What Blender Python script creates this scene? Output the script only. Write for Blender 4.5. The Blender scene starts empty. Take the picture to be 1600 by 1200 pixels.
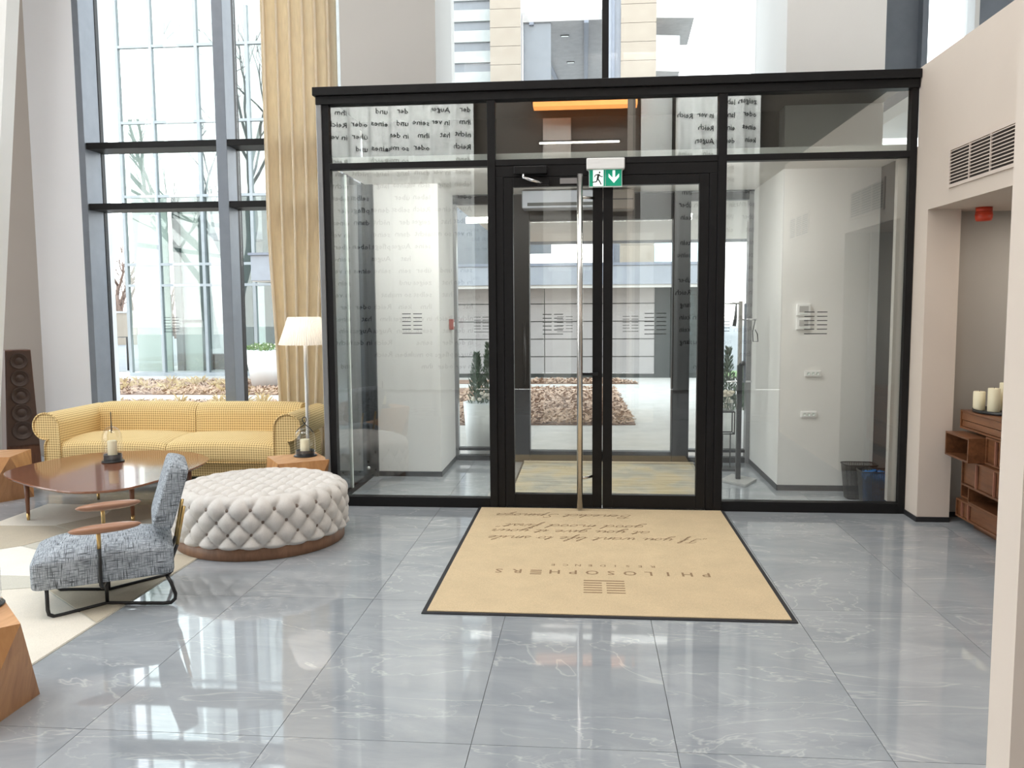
import bpy, bmesh, math, random
from mathutils import Vector, Matrix
random.seed(7)
S = bpy.context.scene
COL = S.collection
PI = math.pi
# ------------------------------------------------------------------ camera, world, lights, exposure
cam_d = bpy.data.cameras.new('camera'); cam = bpy.data.objects.new('camera', cam_d); COL.objects.link(cam)
PITCH, YAW, ROLL = .0905, .0897, -.0069
fw = Vector((-math.sin(YAW)*math.cos(PITCH), math.cos(YAW)*math.cos(PITCH), -math.sin(PITCH)))
r0 = Vector((math.cos(YAW), math.sin(YAW), 0)); u0 = r0.cross(fw)
rr = r0*math.cos(ROLL)+u0*math.sin(ROLL); uu = -r0*math.sin(ROLL)+u0*math.cos(ROLL)
M4 = Matrix((rr, uu, -fw)).transposed().to_4x4(); M4.translation = Vector((0, -6.192, 1.5))
cam.matrix_world = M4
cam_d.sensor_width = 36; cam_d.lens = 36*1318.2/1600; cam_d.clip_end = 300; cam_d.clip_start = .05
S.camera = cam
W = bpy.data.worlds.new('sky'); S.world = W; W.use_nodes = True
wn = W.node_tree; wn.nodes.clear()
wo = wn.nodes.new('ShaderNodeOutputWorld'); wb = wn.nodes.new('ShaderNodeBackground')
tc = wn.nodes.new('ShaderNodeTexCoord'); sx = wn.nodes.new('ShaderNodeSeparateXYZ'); cr = wn.nodes.new('ShaderNodeValToRGB')
wn.links.new(tc.outputs['Generated'], sx.inputs[0]); wn.links.new(sx.outputs['Z'], cr.inputs[0])
wn.links.new(cr.outputs[0], wb.inputs[0]); wn.links.new(wb.outputs[0], wo.inputs[0])
cr.color_ramp.elements[0].position = 0.0; cr.color_ramp.elements[0].color = (1, .99, .97, 1)
cr.color_ramp.elements[1].position = .75; cr.color_ramp.elements[1].color = (.74, .88, 1, 1)
wb.inputs[1].default_value = 3.4
vs = S.view_settings
S.display_settings.display_device = 'sRGB'
vs.view_transform = 'Standard'; vs.look = 'None'; vs.gamma = 1; vs.use_curve_mapping = False
vs.exposure = 0.42
S.cycles.use_denoising = True
S.cycles.max_bounces = 10; S.cycles.diffuse_bounces = 4; S.cycles.glossy_bounces = 5
S.cycles.transmission_bounces = 8; S.cycles.transparent_max_bounces = 32
S.cycles.caustics_reflective = False; S.cycles.caustics_refractive = False

def area_lamp(name, loc, sx_, sy_, watts, color=(1, 1, 1)):
    l = bpy.data.lights.new(name, 'AREA'); l.shape = 'RECTANGLE'; l.size = sx_; l.size_y = sy_; l.energy = watts; l.color = color
    o = bpy.data.objects.new(name, l); COL.objects.link(o); o.location = loc
    return o
for X in (-4.6, -1.6, 1.2):                    # unseen fill lights added under the ceiling to brighten the double-height lobby
    for Y, w in ((-1.1, 14), (-2.9, 46)):
        area_lamp('ceiling_fill', (X, Y, 6.42), 2.2, 1.3, w*(2.0 if X < -4 else 1), (1, .97, .94))
for X in (-3.3, 1.5):                           # unseen fill lights added to brighten the printed curtains at the rear
    wl = area_lamp('curtain_fill', (X, -6.9, 6.3), 2.6, .5, 120, (1, .98, .95)); wl.rotation_euler = (-.75, 0, 0)
vl = area_lamp('vestibule_fill', (-.25, .17, 2.53), 2.9, .12, 34, (1, 1, .96)); vl.rotation_euler = (.55, 0, 0)   # added fill strip behind the transom, aimed inwards to brighten the vestibule
area_lamp('niche_lamp', (3.1, -.75, 2.11), .5, .5, 5, (1, .9, .78))

# ------------------------------------------------------------------ mesh helper
class MB:
    def __init__(s): s.v = []; s.f = []; s.uv = {}; s.mi = []; s.sm = []
    def _add(s, vs_, fs, smooth=False, mi=0, uv=None):
        b = len(s.v); s.v += [tuple(p) for p in vs_]
        for k, f in enumerate(fs):
            s.f.append([b+i for i in f]); s.sm.append(smooth); s.mi.append(mi)
            if uv: s.uv[len(s.f)-1] = uv[k]
        return s
    def box(s, x0, y0, z0, x1, y1, z1, mi=0):
        v = [(x0,y0,z0),(x1,y0,z0),(x1,y1,z0),(x0,y1,z0),(x0,y0,z1),(x1,y0,z1),(x1,y1,z1),(x0,y1,z1)]
        return s._add(v, [(3,2,1,0),(4,5,6,7),(0,1,5,4),(1,2,6,5),(2,3,7,6),(3,0,4,7)], mi=mi)
    def tube(s, pts, r, n=8, smooth=True, mi=0, closed=False):
        P = [Vector(p) for p in pts]; R = r if isinstance(r, (list, tuple)) else [r]*len(P); m = len(P)
        vs_ = []; prev = None
        for i, p in enumerate(P):
            a = P[i-1] if (i > 0 or closed) else P[i]; b = P[(i+1) % m] if (i < m-1 or closed) else P[i]
            d = (b-a).normalized()
            if prev is None:
                up = Vector((0,0,1)) if abs(d.z) < .9 else Vector((1,0,0)); x = d.cross(up).normalized()
            else:
                x = (prev-d*prev.dot(d)); x = x.normalized() if x.length > 1e-6 else d.orthogonal().normalized()
            prev = x; y = d.cross(x)
            vs_ += [p+(x*math.cos(2*PI*k/n)+y*math.sin(2*PI*k/n))*R[i] for k in range(n)]
        fs = []
        for i in range(m if closed else m-1):
            for k in range(n):
                j = (i+1) % m
                fs.append((i*n+k, i*n+(k+1)%n, j*n+(k+1)%n, j*n+k))
        if not closed: fs += [tuple(range(n))[::-1], tuple((m-1)*n+k for k in range(n))]
        return s._add(vs_, fs, smooth, mi)
    def lathe(s, prof, n=24, c=(0,0,0), smooth=True, mi=0, wob=None):
        vs_ = []
        for (r, z) in prof:
            for k in range(n):
                q = r*(wob(k) if wob else 1); a = 2*PI*k/n
                vs_.append((c[0]+q*math.cos(a), c[1]+q*math.sin(a), c[2]+z))
        m = len(prof); fs = []
        for i in range(m-1):
            for k in range(n): fs.append((i*n+k, i*n+(k+1)%n, (i+1)*n+(k+1)%n, (i+1)*n+k))
        if prof[0][0] > 1e-5: fs.append(tuple(range(n))[::-1])
        if prof[-1][0] > 1e-5: fs.append(tuple((m-1)*n+k for k in range(n)))
        return s._add(vs_, fs, smooth, mi)
    def poly(s, pts, axis, lo, hi, mi=0):
        """prism: 2D outline extruded along axis (x: pts=(y,z), y: pts=(x,z), z: pts=(x,y))"""
        def p3(a, b, t): return {'x': (t,a,b), 'y': (a,t,b), 'z': (a,b,t)}[axis]
        n = len(pts)
        vs_ = [p3(a,b,lo) for a,b in pts]+[p3(a,b,hi) for a,b in pts]
        return s._add(vs_, [tuple(range(n))[::-1], tuple(range(n,2*n))]+[(i,(i+1)%n,n+(i+1)%n,n+i) for i in range(n)], mi=mi)
    def extr(s, pts, axis, lo, hi, nseg=1, smooth=True, bend=None, endscale=1.0):
        """closed profile extruded along axis with arc-length UVs in metres"""
        n = len(pts); L = [0]
        for i in range(n):
            a, b = pts[i], pts[(i+1)%n]; L.append(L[-1]+math.hypot(b[0]-a[0], b[1]-a[1]))
        cx = sum(p[0] for p in pts)/n; cz = sum(p[1] for p in pts)/n
        vs_ = []; T = []
        for k in range(nseg+1):
            t = lo+(hi-lo)*k/nseg; T.append(t); e = endscale if k in (0, nseg) and nseg > 1 else 1
            for (a, b) in pts:
                a2, b2 = cx+(a-cx)*e, cz+(b-cz)*e
                if bend: a2, b2 = bend(a2, b2, k/nseg)
                vs_.append({'x': (t,a2,b2), 'y': (a2,t,b2)}[axis])
        fs = []; uv = []
        for k in range(nseg):
            for i in range(n):
                fs.append((k*n+i, k*n+(i+1)%n, (k+1)*n+(i+1)%n, (k+1)*n+i))
                uv.append([(T[k],L[i]),(T[k],L[i+1]),(T[k+1],L[i+1]),(T[k+1],L[i])])
        s._add(vs_, fs, smooth, uv=uv)
        for k in (0, nseg):
            s._add(vs_[k*n:(k+1)*n], [tuple(range(n)) if k else tuple(range(n))[::-1]], False, uv=[list(pts) if k else list(pts)[::-1]])
        return s
    def grid(s, fn, nu, nv, closeu=False, smooth=True, mi=0, uvs=None):
        mu = nu if closeu else nu+1
        vs_ = [fn(i/nu, j/nv) for j in range(nv+1) for i in range(mu)]
        fs = []; uv = []
        for j in range(nv):
            for i in range(nu):
                i2 = (i+1) % mu
                fs.append((j*mu+i, j*mu+i2, (j+1)*mu+i2, (j+1)*mu+i))
                if uvs: uv.append([(i/nu*uvs[0],j/nv*uvs[1]),((i+1)/nu*uvs[0],j/nv*uvs[1]),((i+1)/nu*uvs[0],(j+1)/nv*uvs[1]),(i/nu*uvs[0],(j+1)/nv*uvs[1])])
        return s._add(vs_, fs, smooth, mi, uv or None)
    def cushion(s, c, h, e=.35, nu=32, nv=16, puff=0.0, tilt=None):
        def sp(x, p): return math.copysign(abs(x)**p, x)
        def fn(u, v):
            a = 2*PI*u; b = -PI/2+PI*v
            x = sp(math.cos(b), e)*sp(math.cos(a), e); y = sp(math.cos(b), e)*sp(math.sin(a), e); z = sp(math.sin(b), e)
            z *= 1+puff*(1-x*x)*(1-y*y)
            p = Vector((h[0]*x, h[1]*y, h[2]*z))
            if tilt: p = tilt @ p
            return (c[0]+p.x, c[1]+p.y, c[2]+p.z)
        return s.grid(fn, nu, nv, True)
    def mesh(s, name):
        me = bpy.data.meshes.new(name); me.from_pydata(s.v, [], s.f)
        for p, sm, mi in zip(me.polygons, s.sm, s.mi): p.use_smooth = sm; p.material_index = mi
        ul = me.uv_layers.new(name='UVMap').data
        for pi, p in enumerate(me.polygons):
            q = s.uv.get(pi)
            n = p.normal; ax = max(range(3), key=lambda k: abs(n[k]))
            o = [(1,2),(0,2),(0,1)][ax]
            for k, li in enumerate(p.loop_indices):
                if q: ul[li].uv = q[k]
                else:
                    co = me.vertices[me.loops[li].vertex_index].co; ul[li].uv = (co[o[0]], co[o[1]])
        bm = bmesh.new(); bm.from_mesh(me)
        bmesh.ops.recalc_face_normals(bm, faces=bm.faces); bm.to_mesh(me); bm.free()
        return me
    def build(s, name, mats, parent=None, bevel=0, loc=None, **kw):
        me = s.mesh(name)
        for m in (mats if isinstance(mats, (list, tuple)) else [mats]): me.materials.append(m)
        o = bpy.data.objects.new(name, me); COL.objects.link(o)
        if parent: o.parent = parent
        if loc: o.location = loc
        if bevel:
            b = o.modifiers.new('bevel', 'BEVEL'); b.width = bevel; b.segments = 2; b.limit_method = 'ANGLE'; b.angle_limit = .6
        for k, val in kw.items(): o[k] = val
        return o
def thing(name, label, cat, loc=(0,0,0), rz=0, group=None):
    o = bpy.data.objects.new(name, None); COL.objects.link(o); o.location = loc; o.rotation_euler = (0,0,rz); o.empty_display_size = .1
    o['label'] = label; o['category'] = cat
    if group: o['group'] = group
    return o
def struct(name, loc=(0,0,0)):
    o = bpy.data.objects.new(name, None); COL.objects.link(o); o.location = loc; o.empty_display_size = .1; o['kind'] = 'structure'
    return o
def tag(o, label, cat, group=None):
    o['label'] = label; o['category'] = cat
    if group: o['group'] = group
    return o
def B(x0,y0,z0,x1,y1,z1): return MB().box(x0,y0,z0,x1,y1,z1)
def copy_tree(o, parent=None):
    c = o.copy(); COL.objects.link(c); c.parent = parent
    for ch in list(o.children): copy_tree(ch, c)
    return c
def dup(o, loc, rz, label, group=None):
    c = copy_tree(o); c.location = loc; c.rotation_euler = (0,0,rz); c['label'] = label
    if group: c['group'] = group
    return c
FONT = None
def text_mesh(body, size, spacing=1.0, shear=0.0, align='CENTER', offset=0.0, res=2):
    cu = bpy.data.curves.new('t', 'FONT'); cu.body = body; cu.size = size; cu.space_character = spacing; cu.shear = shear
    cu.align_x = align; cu.offset = offset; cu.resolution_u = res
    o = bpy.data.objects.new('t', cu); COL.objects.link(o)
    dg = bpy.context.evaluated_depsgraph_get(); dg.update()
    me = bpy.data.meshes.new_from_object(o.evaluated_get(dg))
    v = [tuple(x.co) for x in me.vertices]; f = [tuple(p.vertices) for p in me.polygons]
    bpy.data.objects.remove(o); bpy.data.curves.remove(cu); bpy.data.meshes.remove(me)
    return v, f

# ------------------------------------------------------------------ materials
def nmat(name):
    m = bpy.data.materials.new(name); m.use_nodes = True; nt = m.node_tree
    return m, nt, nt.nodes['Principled BSDF']
def N(nt, t, **kw):
    n = nt.nodes.new(t)
    for k, v in kw.items():
        if k.startswith('i_'): n.inputs[k[2:].replace('_', ' ')].default_value = v
        else: setattr(n, k, v)
    return n
def lk(nt, a, b): nt.links.new(a, b)
def math_(nt, op, a, b=None, c=None):
    n = nt.nodes.new('ShaderNodeMath'); n.operation = op
    for i, x in enumerate((a, b, c)):
        if x is None: continue
        if isinstance(x, (int, float)): n.inputs[i].default_value = x
        else: lk(nt, x, n.inputs[i])
    return n.outputs[0]
def mixc(nt, fac, a, b):
    n = nt.nodes.new('ShaderNodeMix'); n.data_type = 'RGBA'
    for i, x in ((0, fac), (6, a), (7, b)):
        if isinstance(x, (int, float)): n.inputs[i].default_value = x
        elif isinstance(x, tuple): n.inputs[i].default_value = (*x, 1) if len(x) == 3 else x
        else: lk(nt, x, n.inputs[i])
    return n.outputs[2]
def ramp(nt, val, stops):
    n = nt.nodes.new('ShaderNodeValToRGB'); lk(nt, val, n.inputs[0]); e = n.color_ramp.elements
    while len(e) < len(stops): e.new(.5)
    for el, (p, c) in zip(e, stops): el.position = p; el.color = (*c, 1)
    return n.outputs[0]
def coords(nt, kind='Object', scale=(1,1,1), rot=(0,0,0)):
    t = nt.nodes.new('ShaderNodeTexCoord'); mp = nt.nodes.new('ShaderNodeMapping'); lk(nt, t.outputs[kind], mp.inputs[0])
    mp.inputs['Scale'].default_value = scale; mp.inputs['Rotation'].default_value = rot
    return mp.outputs[0]
def noise(nt, vec, scale, detail=4, rough=.55, dist=0):
    n = nt.nodes.new('ShaderNodeTexNoise'); lk(nt, vec, n.inputs['Vector']); n.inputs['Scale'].default_value = scale
    n.inputs['Detail'].default_value = detail; n.inputs['Roughness'].default_value = rough; n.inputs['Distortion'].default_value = dist
    return n.outputs[0]
def bump(nt, b, h, strength=.2, dist=.01):
    n = nt.nodes.new('ShaderNodeBump'); n.inputs['Strength'].default_value = strength; n.inputs['Distance'].default_value = dist
    lk(nt, h, n.inputs['Height']); lk(nt, n.outputs[0], b.inputs['Normal'])
def plain(name, c, rough=.6, metal=0, var=.06, scale=6, bmp=0, spec=None):
    m, nt, b = nmat(name)
    v = noise(nt, coords(nt), scale, 3)
    lo = tuple(x*(1-var) for x in c); hi = tuple(min(1, x*(1+var)) for x in c)
    lk(nt, ramp(nt, v, [(.3, lo), (.7, hi)]), b.inputs['Base Color'])
    b.inputs['Roughness'].default_value = rough; b.inputs['Metallic'].default_value = metal
    if spec is not None: b.inputs['IOR'].default_value = spec
    if bmp: bump(nt, b, noise(nt, coords(nt), scale*40, 2), bmp, .004)
    return m
def wood(name, c1, c2, scale=8, axis=(1,.08,1), rough=.4, rot=(0,0,0), bmp=.08):
    m, nt, b = nmat(name)
    vec = coords(nt, 'Object', axis, rot)
    g = noise(nt, vec, scale*6, 5, .6, .8); g2 = noise(nt, vec, scale*1.2, 3, .5, 1.5)
    mx = math_(nt, 'ADD', math_(nt, 'MULTIPLY', g, .5), math_(nt, 'MULTIPLY', g2, .5))
    lk(nt, ramp(nt, mx, [(.36, c1), (.64, c2)]), b.inputs['Base Color'])
    b.inputs['Roughness'].default_value = rough; bump(nt, b, g, bmp, .002) if bmp else None
    return m
def glass(name, r0=.06, tint=(.96,.985,.975), rough=0.0):
    m = bpy.data.materials.new(name); m.use_nodes = True; nt = m.node_tree; nt.nodes.clear()
    out = N(nt, 'ShaderNodeOutputMaterial'); mix = N(nt, 'ShaderNodeMixShader'); t = N(nt, 'ShaderNodeBsdfTransparent'); g = N(nt, 'ShaderNodeBsdfGlossy')
    t.inputs[0].default_value = (*tint, 1); g.inputs[0].default_value = (1,1,1,1); g.inputs['Roughness'].default_value = rough
    lw = N(nt, 'ShaderNodeLayerWeight'); lw.inputs[0].default_value = .5
    f = math_(nt, 'ADD', math_(nt, 'MULTIPLY', math_(nt, 'POWER', lw.outputs['Facing'], 5.0), 1-r0), r0)
    lk(nt, f, mix.inputs[0]); lk(nt, t.outputs[0], mix.inputs[1]); lk(nt, g.outputs[0], mix.inputs[2]); lk(nt, mix.outputs[0], out.inputs[0])
    return m
def emit(name, c, s):
    m, nt, b = nmat(name); b.inputs['Base Color'].default_value = (*c, 1); b.inputs['Emission Color'].default_value = (*c, 1); b.inputs['Emission Strength'].default_value = s
    return m
def tile_mat():
    m, nt, b = nmat('polished_marble')
    g = N(nt, 'ShaderNodeNewGeometry'); oi = N(nt, 'ShaderNodeObjectInfo')
    off = N(nt, 'ShaderNodeVectorMath', operation='SCALE'); cmb = N(nt, 'ShaderNodeCombineXYZ')
    lk(nt, oi.outputs['Random'], cmb.inputs[0]); lk(nt, oi.outputs['Random'], cmb.inputs[2]); lk(nt, cmb.outputs[0], off.inputs[0]); off.inputs['Scale'].default_value = 9
    ad = N(nt, 'ShaderNodeVectorMath', operation='ADD'); lk(nt, g.outputs['Position'], ad.inputs[0]); lk(nt, off.outputs[0], ad.inputs[1])
    mp = N(nt, 'ShaderNodeMapping'); lk(nt, ad.outputs[0], mp.inputs[0]); mp.inputs['Rotation'].default_value = (0,0,.45); mp.inputs['Scale'].default_value = (.75, 1.9, 1)
    base = noise(nt, mp.outputs[0], 1.6, 7, .62, .9)
    c = ramp(nt, base, [(.3, (.285,.31,.34)), (.52, (.35,.375,.40)), (.72, (.42,.44,.465))])
    def vein(scale, w, dist, det=5):
        n = noise(nt, mp.outputs[0], scale, det, .55, dist)
        return math_(nt, 'SUBTRACT', 1.0, math_(nt, 'MINIMUM', math_(nt, 'DIVIDE', math_(nt, 'ABSOLUTE', math_(nt, 'SUBTRACT', n, .5)), w), 1.0))
    msk = math_(nt, 'GREATER_THAN', noise(nt, mp.outputs[0], 1.1, 2), .48)
    v1 = math_(nt, 'MULTIPLY', math_(nt, 'POWER', vein(.9, .011, 1.4), 1.8), .5)
    v2 = math_(nt, 'MULTIPLY', math_(nt, 'MULTIPLY', vein(2.4, .012, 1.0), .22), msk)
    v = math_(nt, 'MINIMUM', math_(nt, 'ADD', v1, v2), 1.0)
    lk(nt, mixc(nt, v, c, (.62,.63,.63)), b.inputs['Base Color'])
    b.inputs['Roughness'].default_value = .03; b.inputs['IOR'].default_value = 1.75
    return m
def check_mat():
    m, nt, b = nmat('yellow_check_wool')
    t = N(nt, 'ShaderNodeTexCoord'); s3 = N(nt, 'ShaderNodeSeparateXYZ'); lk(nt, t.outputs['UV'], s3.inputs[0])
    p = .021
    def stripe(o): return math_(nt, 'GREATER_THAN', math_(nt, 'FRACT', math_(nt, 'DIVIDE', o, p)), .52)
    a, c = stripe(s3.outputs[0]), stripe(s3.outputs[1])
    k = math_(nt, 'MULTIPLY', math_(nt, 'ADD', a, c), .5)
    n = noise(nt, coords(nt, 'UV'), 90, 2)
    k = math_(nt, 'ADD', k, math_(nt, 'MULTIPLY', math_(nt, 'SUBTRACT', n, .5), .35))
    lk(nt, ramp(nt, k, [(0, (.93,.73,.38)), (.5, (.77,.55,.245)), (1, (.40,.26,.105))]), b.inputs['Base Color'])
    b.inputs['Roughness'].default_value = .9; bump(nt, b, noise(nt, coords(nt, 'UV'), 400, 1), .15, .003)
    return m
def tweed_mat():
    m, nt, b = nmat('grey_tweed')
    t = coords(nt, 'UV')
    a = noise(nt, coords(nt, 'UV', (1, .06, 1)), 240, 2, .6); c = noise(nt, coords(nt, 'UV', (.06, 1, 1)), 240, 2, .6)
    k = math_(nt, 'MINIMUM', a, c)
    lk(nt, ramp(nt, k, [(.32, (.03,.035,.04)), (.41, (.20,.225,.25)), (.53, (.48,.52,.57))]), b.inputs['Base Color'])
    b.inputs['Roughness'].default_value = .92; bump(nt, b, k, .3, .004)
    return m
def stone_mat(name, c1, c2, scale=3, rough=.8):
    m, nt, b = nmat(name); v = noise(nt, coords(nt), scale, 6, .65)
    lk(nt, ramp(nt, v, [(.3, c1), (.7, c2)]), b.inputs['Base Color']); b.inputs['Roughness'].default_value = rough
    return m
def carpet_mat():
    m, nt, b = nmat('striped_entrance_carpet')
    n = noise(nt, coords(nt, 'Object', (.25, 3.6, 1)), 9, 3, .6); n2 = noise(nt, coords(nt, 'Object', (1.3, .9, 1)), 2.2, 2)
    c = ramp(nt, n, [(.35, (.26,.245,.19)), (.65, (.52,.49,.39))])
    c2 = ramp(nt, n2, [(.42, (.20,.27,.33)), (.5, (.5,.47,.38)), (.6, (.62,.47,.2))])
    lk(nt, mixc(nt, .28, c, c2), b.inputs['Base Color']); b.inputs['Roughness'].default_value = .95
    return m
def pile_mat(name, c, var=.12, scale=260):
    m, nt, b = nmat(name); n = noise(nt, coords(nt), scale, 2); n2 = noise(nt, coords(nt), 5, 3)
    k = math_(nt, 'ADD', math_(nt, 'MULTIPLY', n, .7), math_(nt, 'MULTIPLY', n2, .3))
    lk(nt, ramp(nt, k, [(.35, tuple(x*(1-var) for x in c)), (.65, tuple(min(1,x*(1+var)) for x in c))]), b.inputs['Base Color'])
    b.inputs['Roughness'].default_value = .95; bump(nt, b, n, .25, .004)
    return m
def cloth_mat(name, c, tr):
    m, nt, b = nmat(name); out = nt.nodes['Material Output']; t = N(nt, 'ShaderNodeBsdfTranslucent'); mix = N(nt, 'ShaderNodeMixShader')
    v = ramp(nt, noise(nt, coords(nt, 'Object', (1,1,.2)), 40, 3), [(.3, tuple(x*.94 for x in c)), (.7, tuple(min(1,x*1.05) for x in c))])
    lk(nt, v, b.inputs['Base Color']); lk(nt, v, t.inputs[0]); b.inputs['Roughness'].default_value = .9
    mix.inputs[0].default_value = tr; lk(nt, b.outputs[0], mix.inputs[1]); lk(nt, t.outputs[0], mix.inputs[2]); lk(nt, mix.outputs[0], out.inputs[0])
    return m
def mesh_wire_mat():
    m = bpy.data.materials.new('black_wire_mesh'); m.use_nodes = True; nt = m.node_tree; nt.nodes.clear()
    out = N(nt, 'ShaderNodeOutputMaterial'); mix = N(nt, 'ShaderNodeMixShader'); t = N(nt, 'ShaderNodeBsdfTransparent'); d = N(nt, 'ShaderNodeBsdfPrincipled')
    d.inputs['Base Color'].default_value = (.012,.013,.014,1); d.inputs['Roughness'].default_value = .4
    tcn = N(nt, 'ShaderNodeTexCoord'); s3 = N(nt, 'ShaderNodeSeparateXYZ'); lk(nt, tcn.outputs['UV'], s3.inputs[0])
    def st(o): return math_(nt, 'LESS_THAN', math_(nt, 'FRACT', math_(nt, 'MULTIPLY', o, 260)), .42)
    lk(nt, math_(nt, 'MAXIMUM', st(s3.outputs[0]), st(s3.outputs[1])), mix.inputs[0]); lk(nt, t.outputs[0], mix.inputs[1]); lk(nt, d.outputs[0], mix.inputs[2]); lk(nt, mix.outputs[0], out.inputs[0])
    return m
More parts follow.
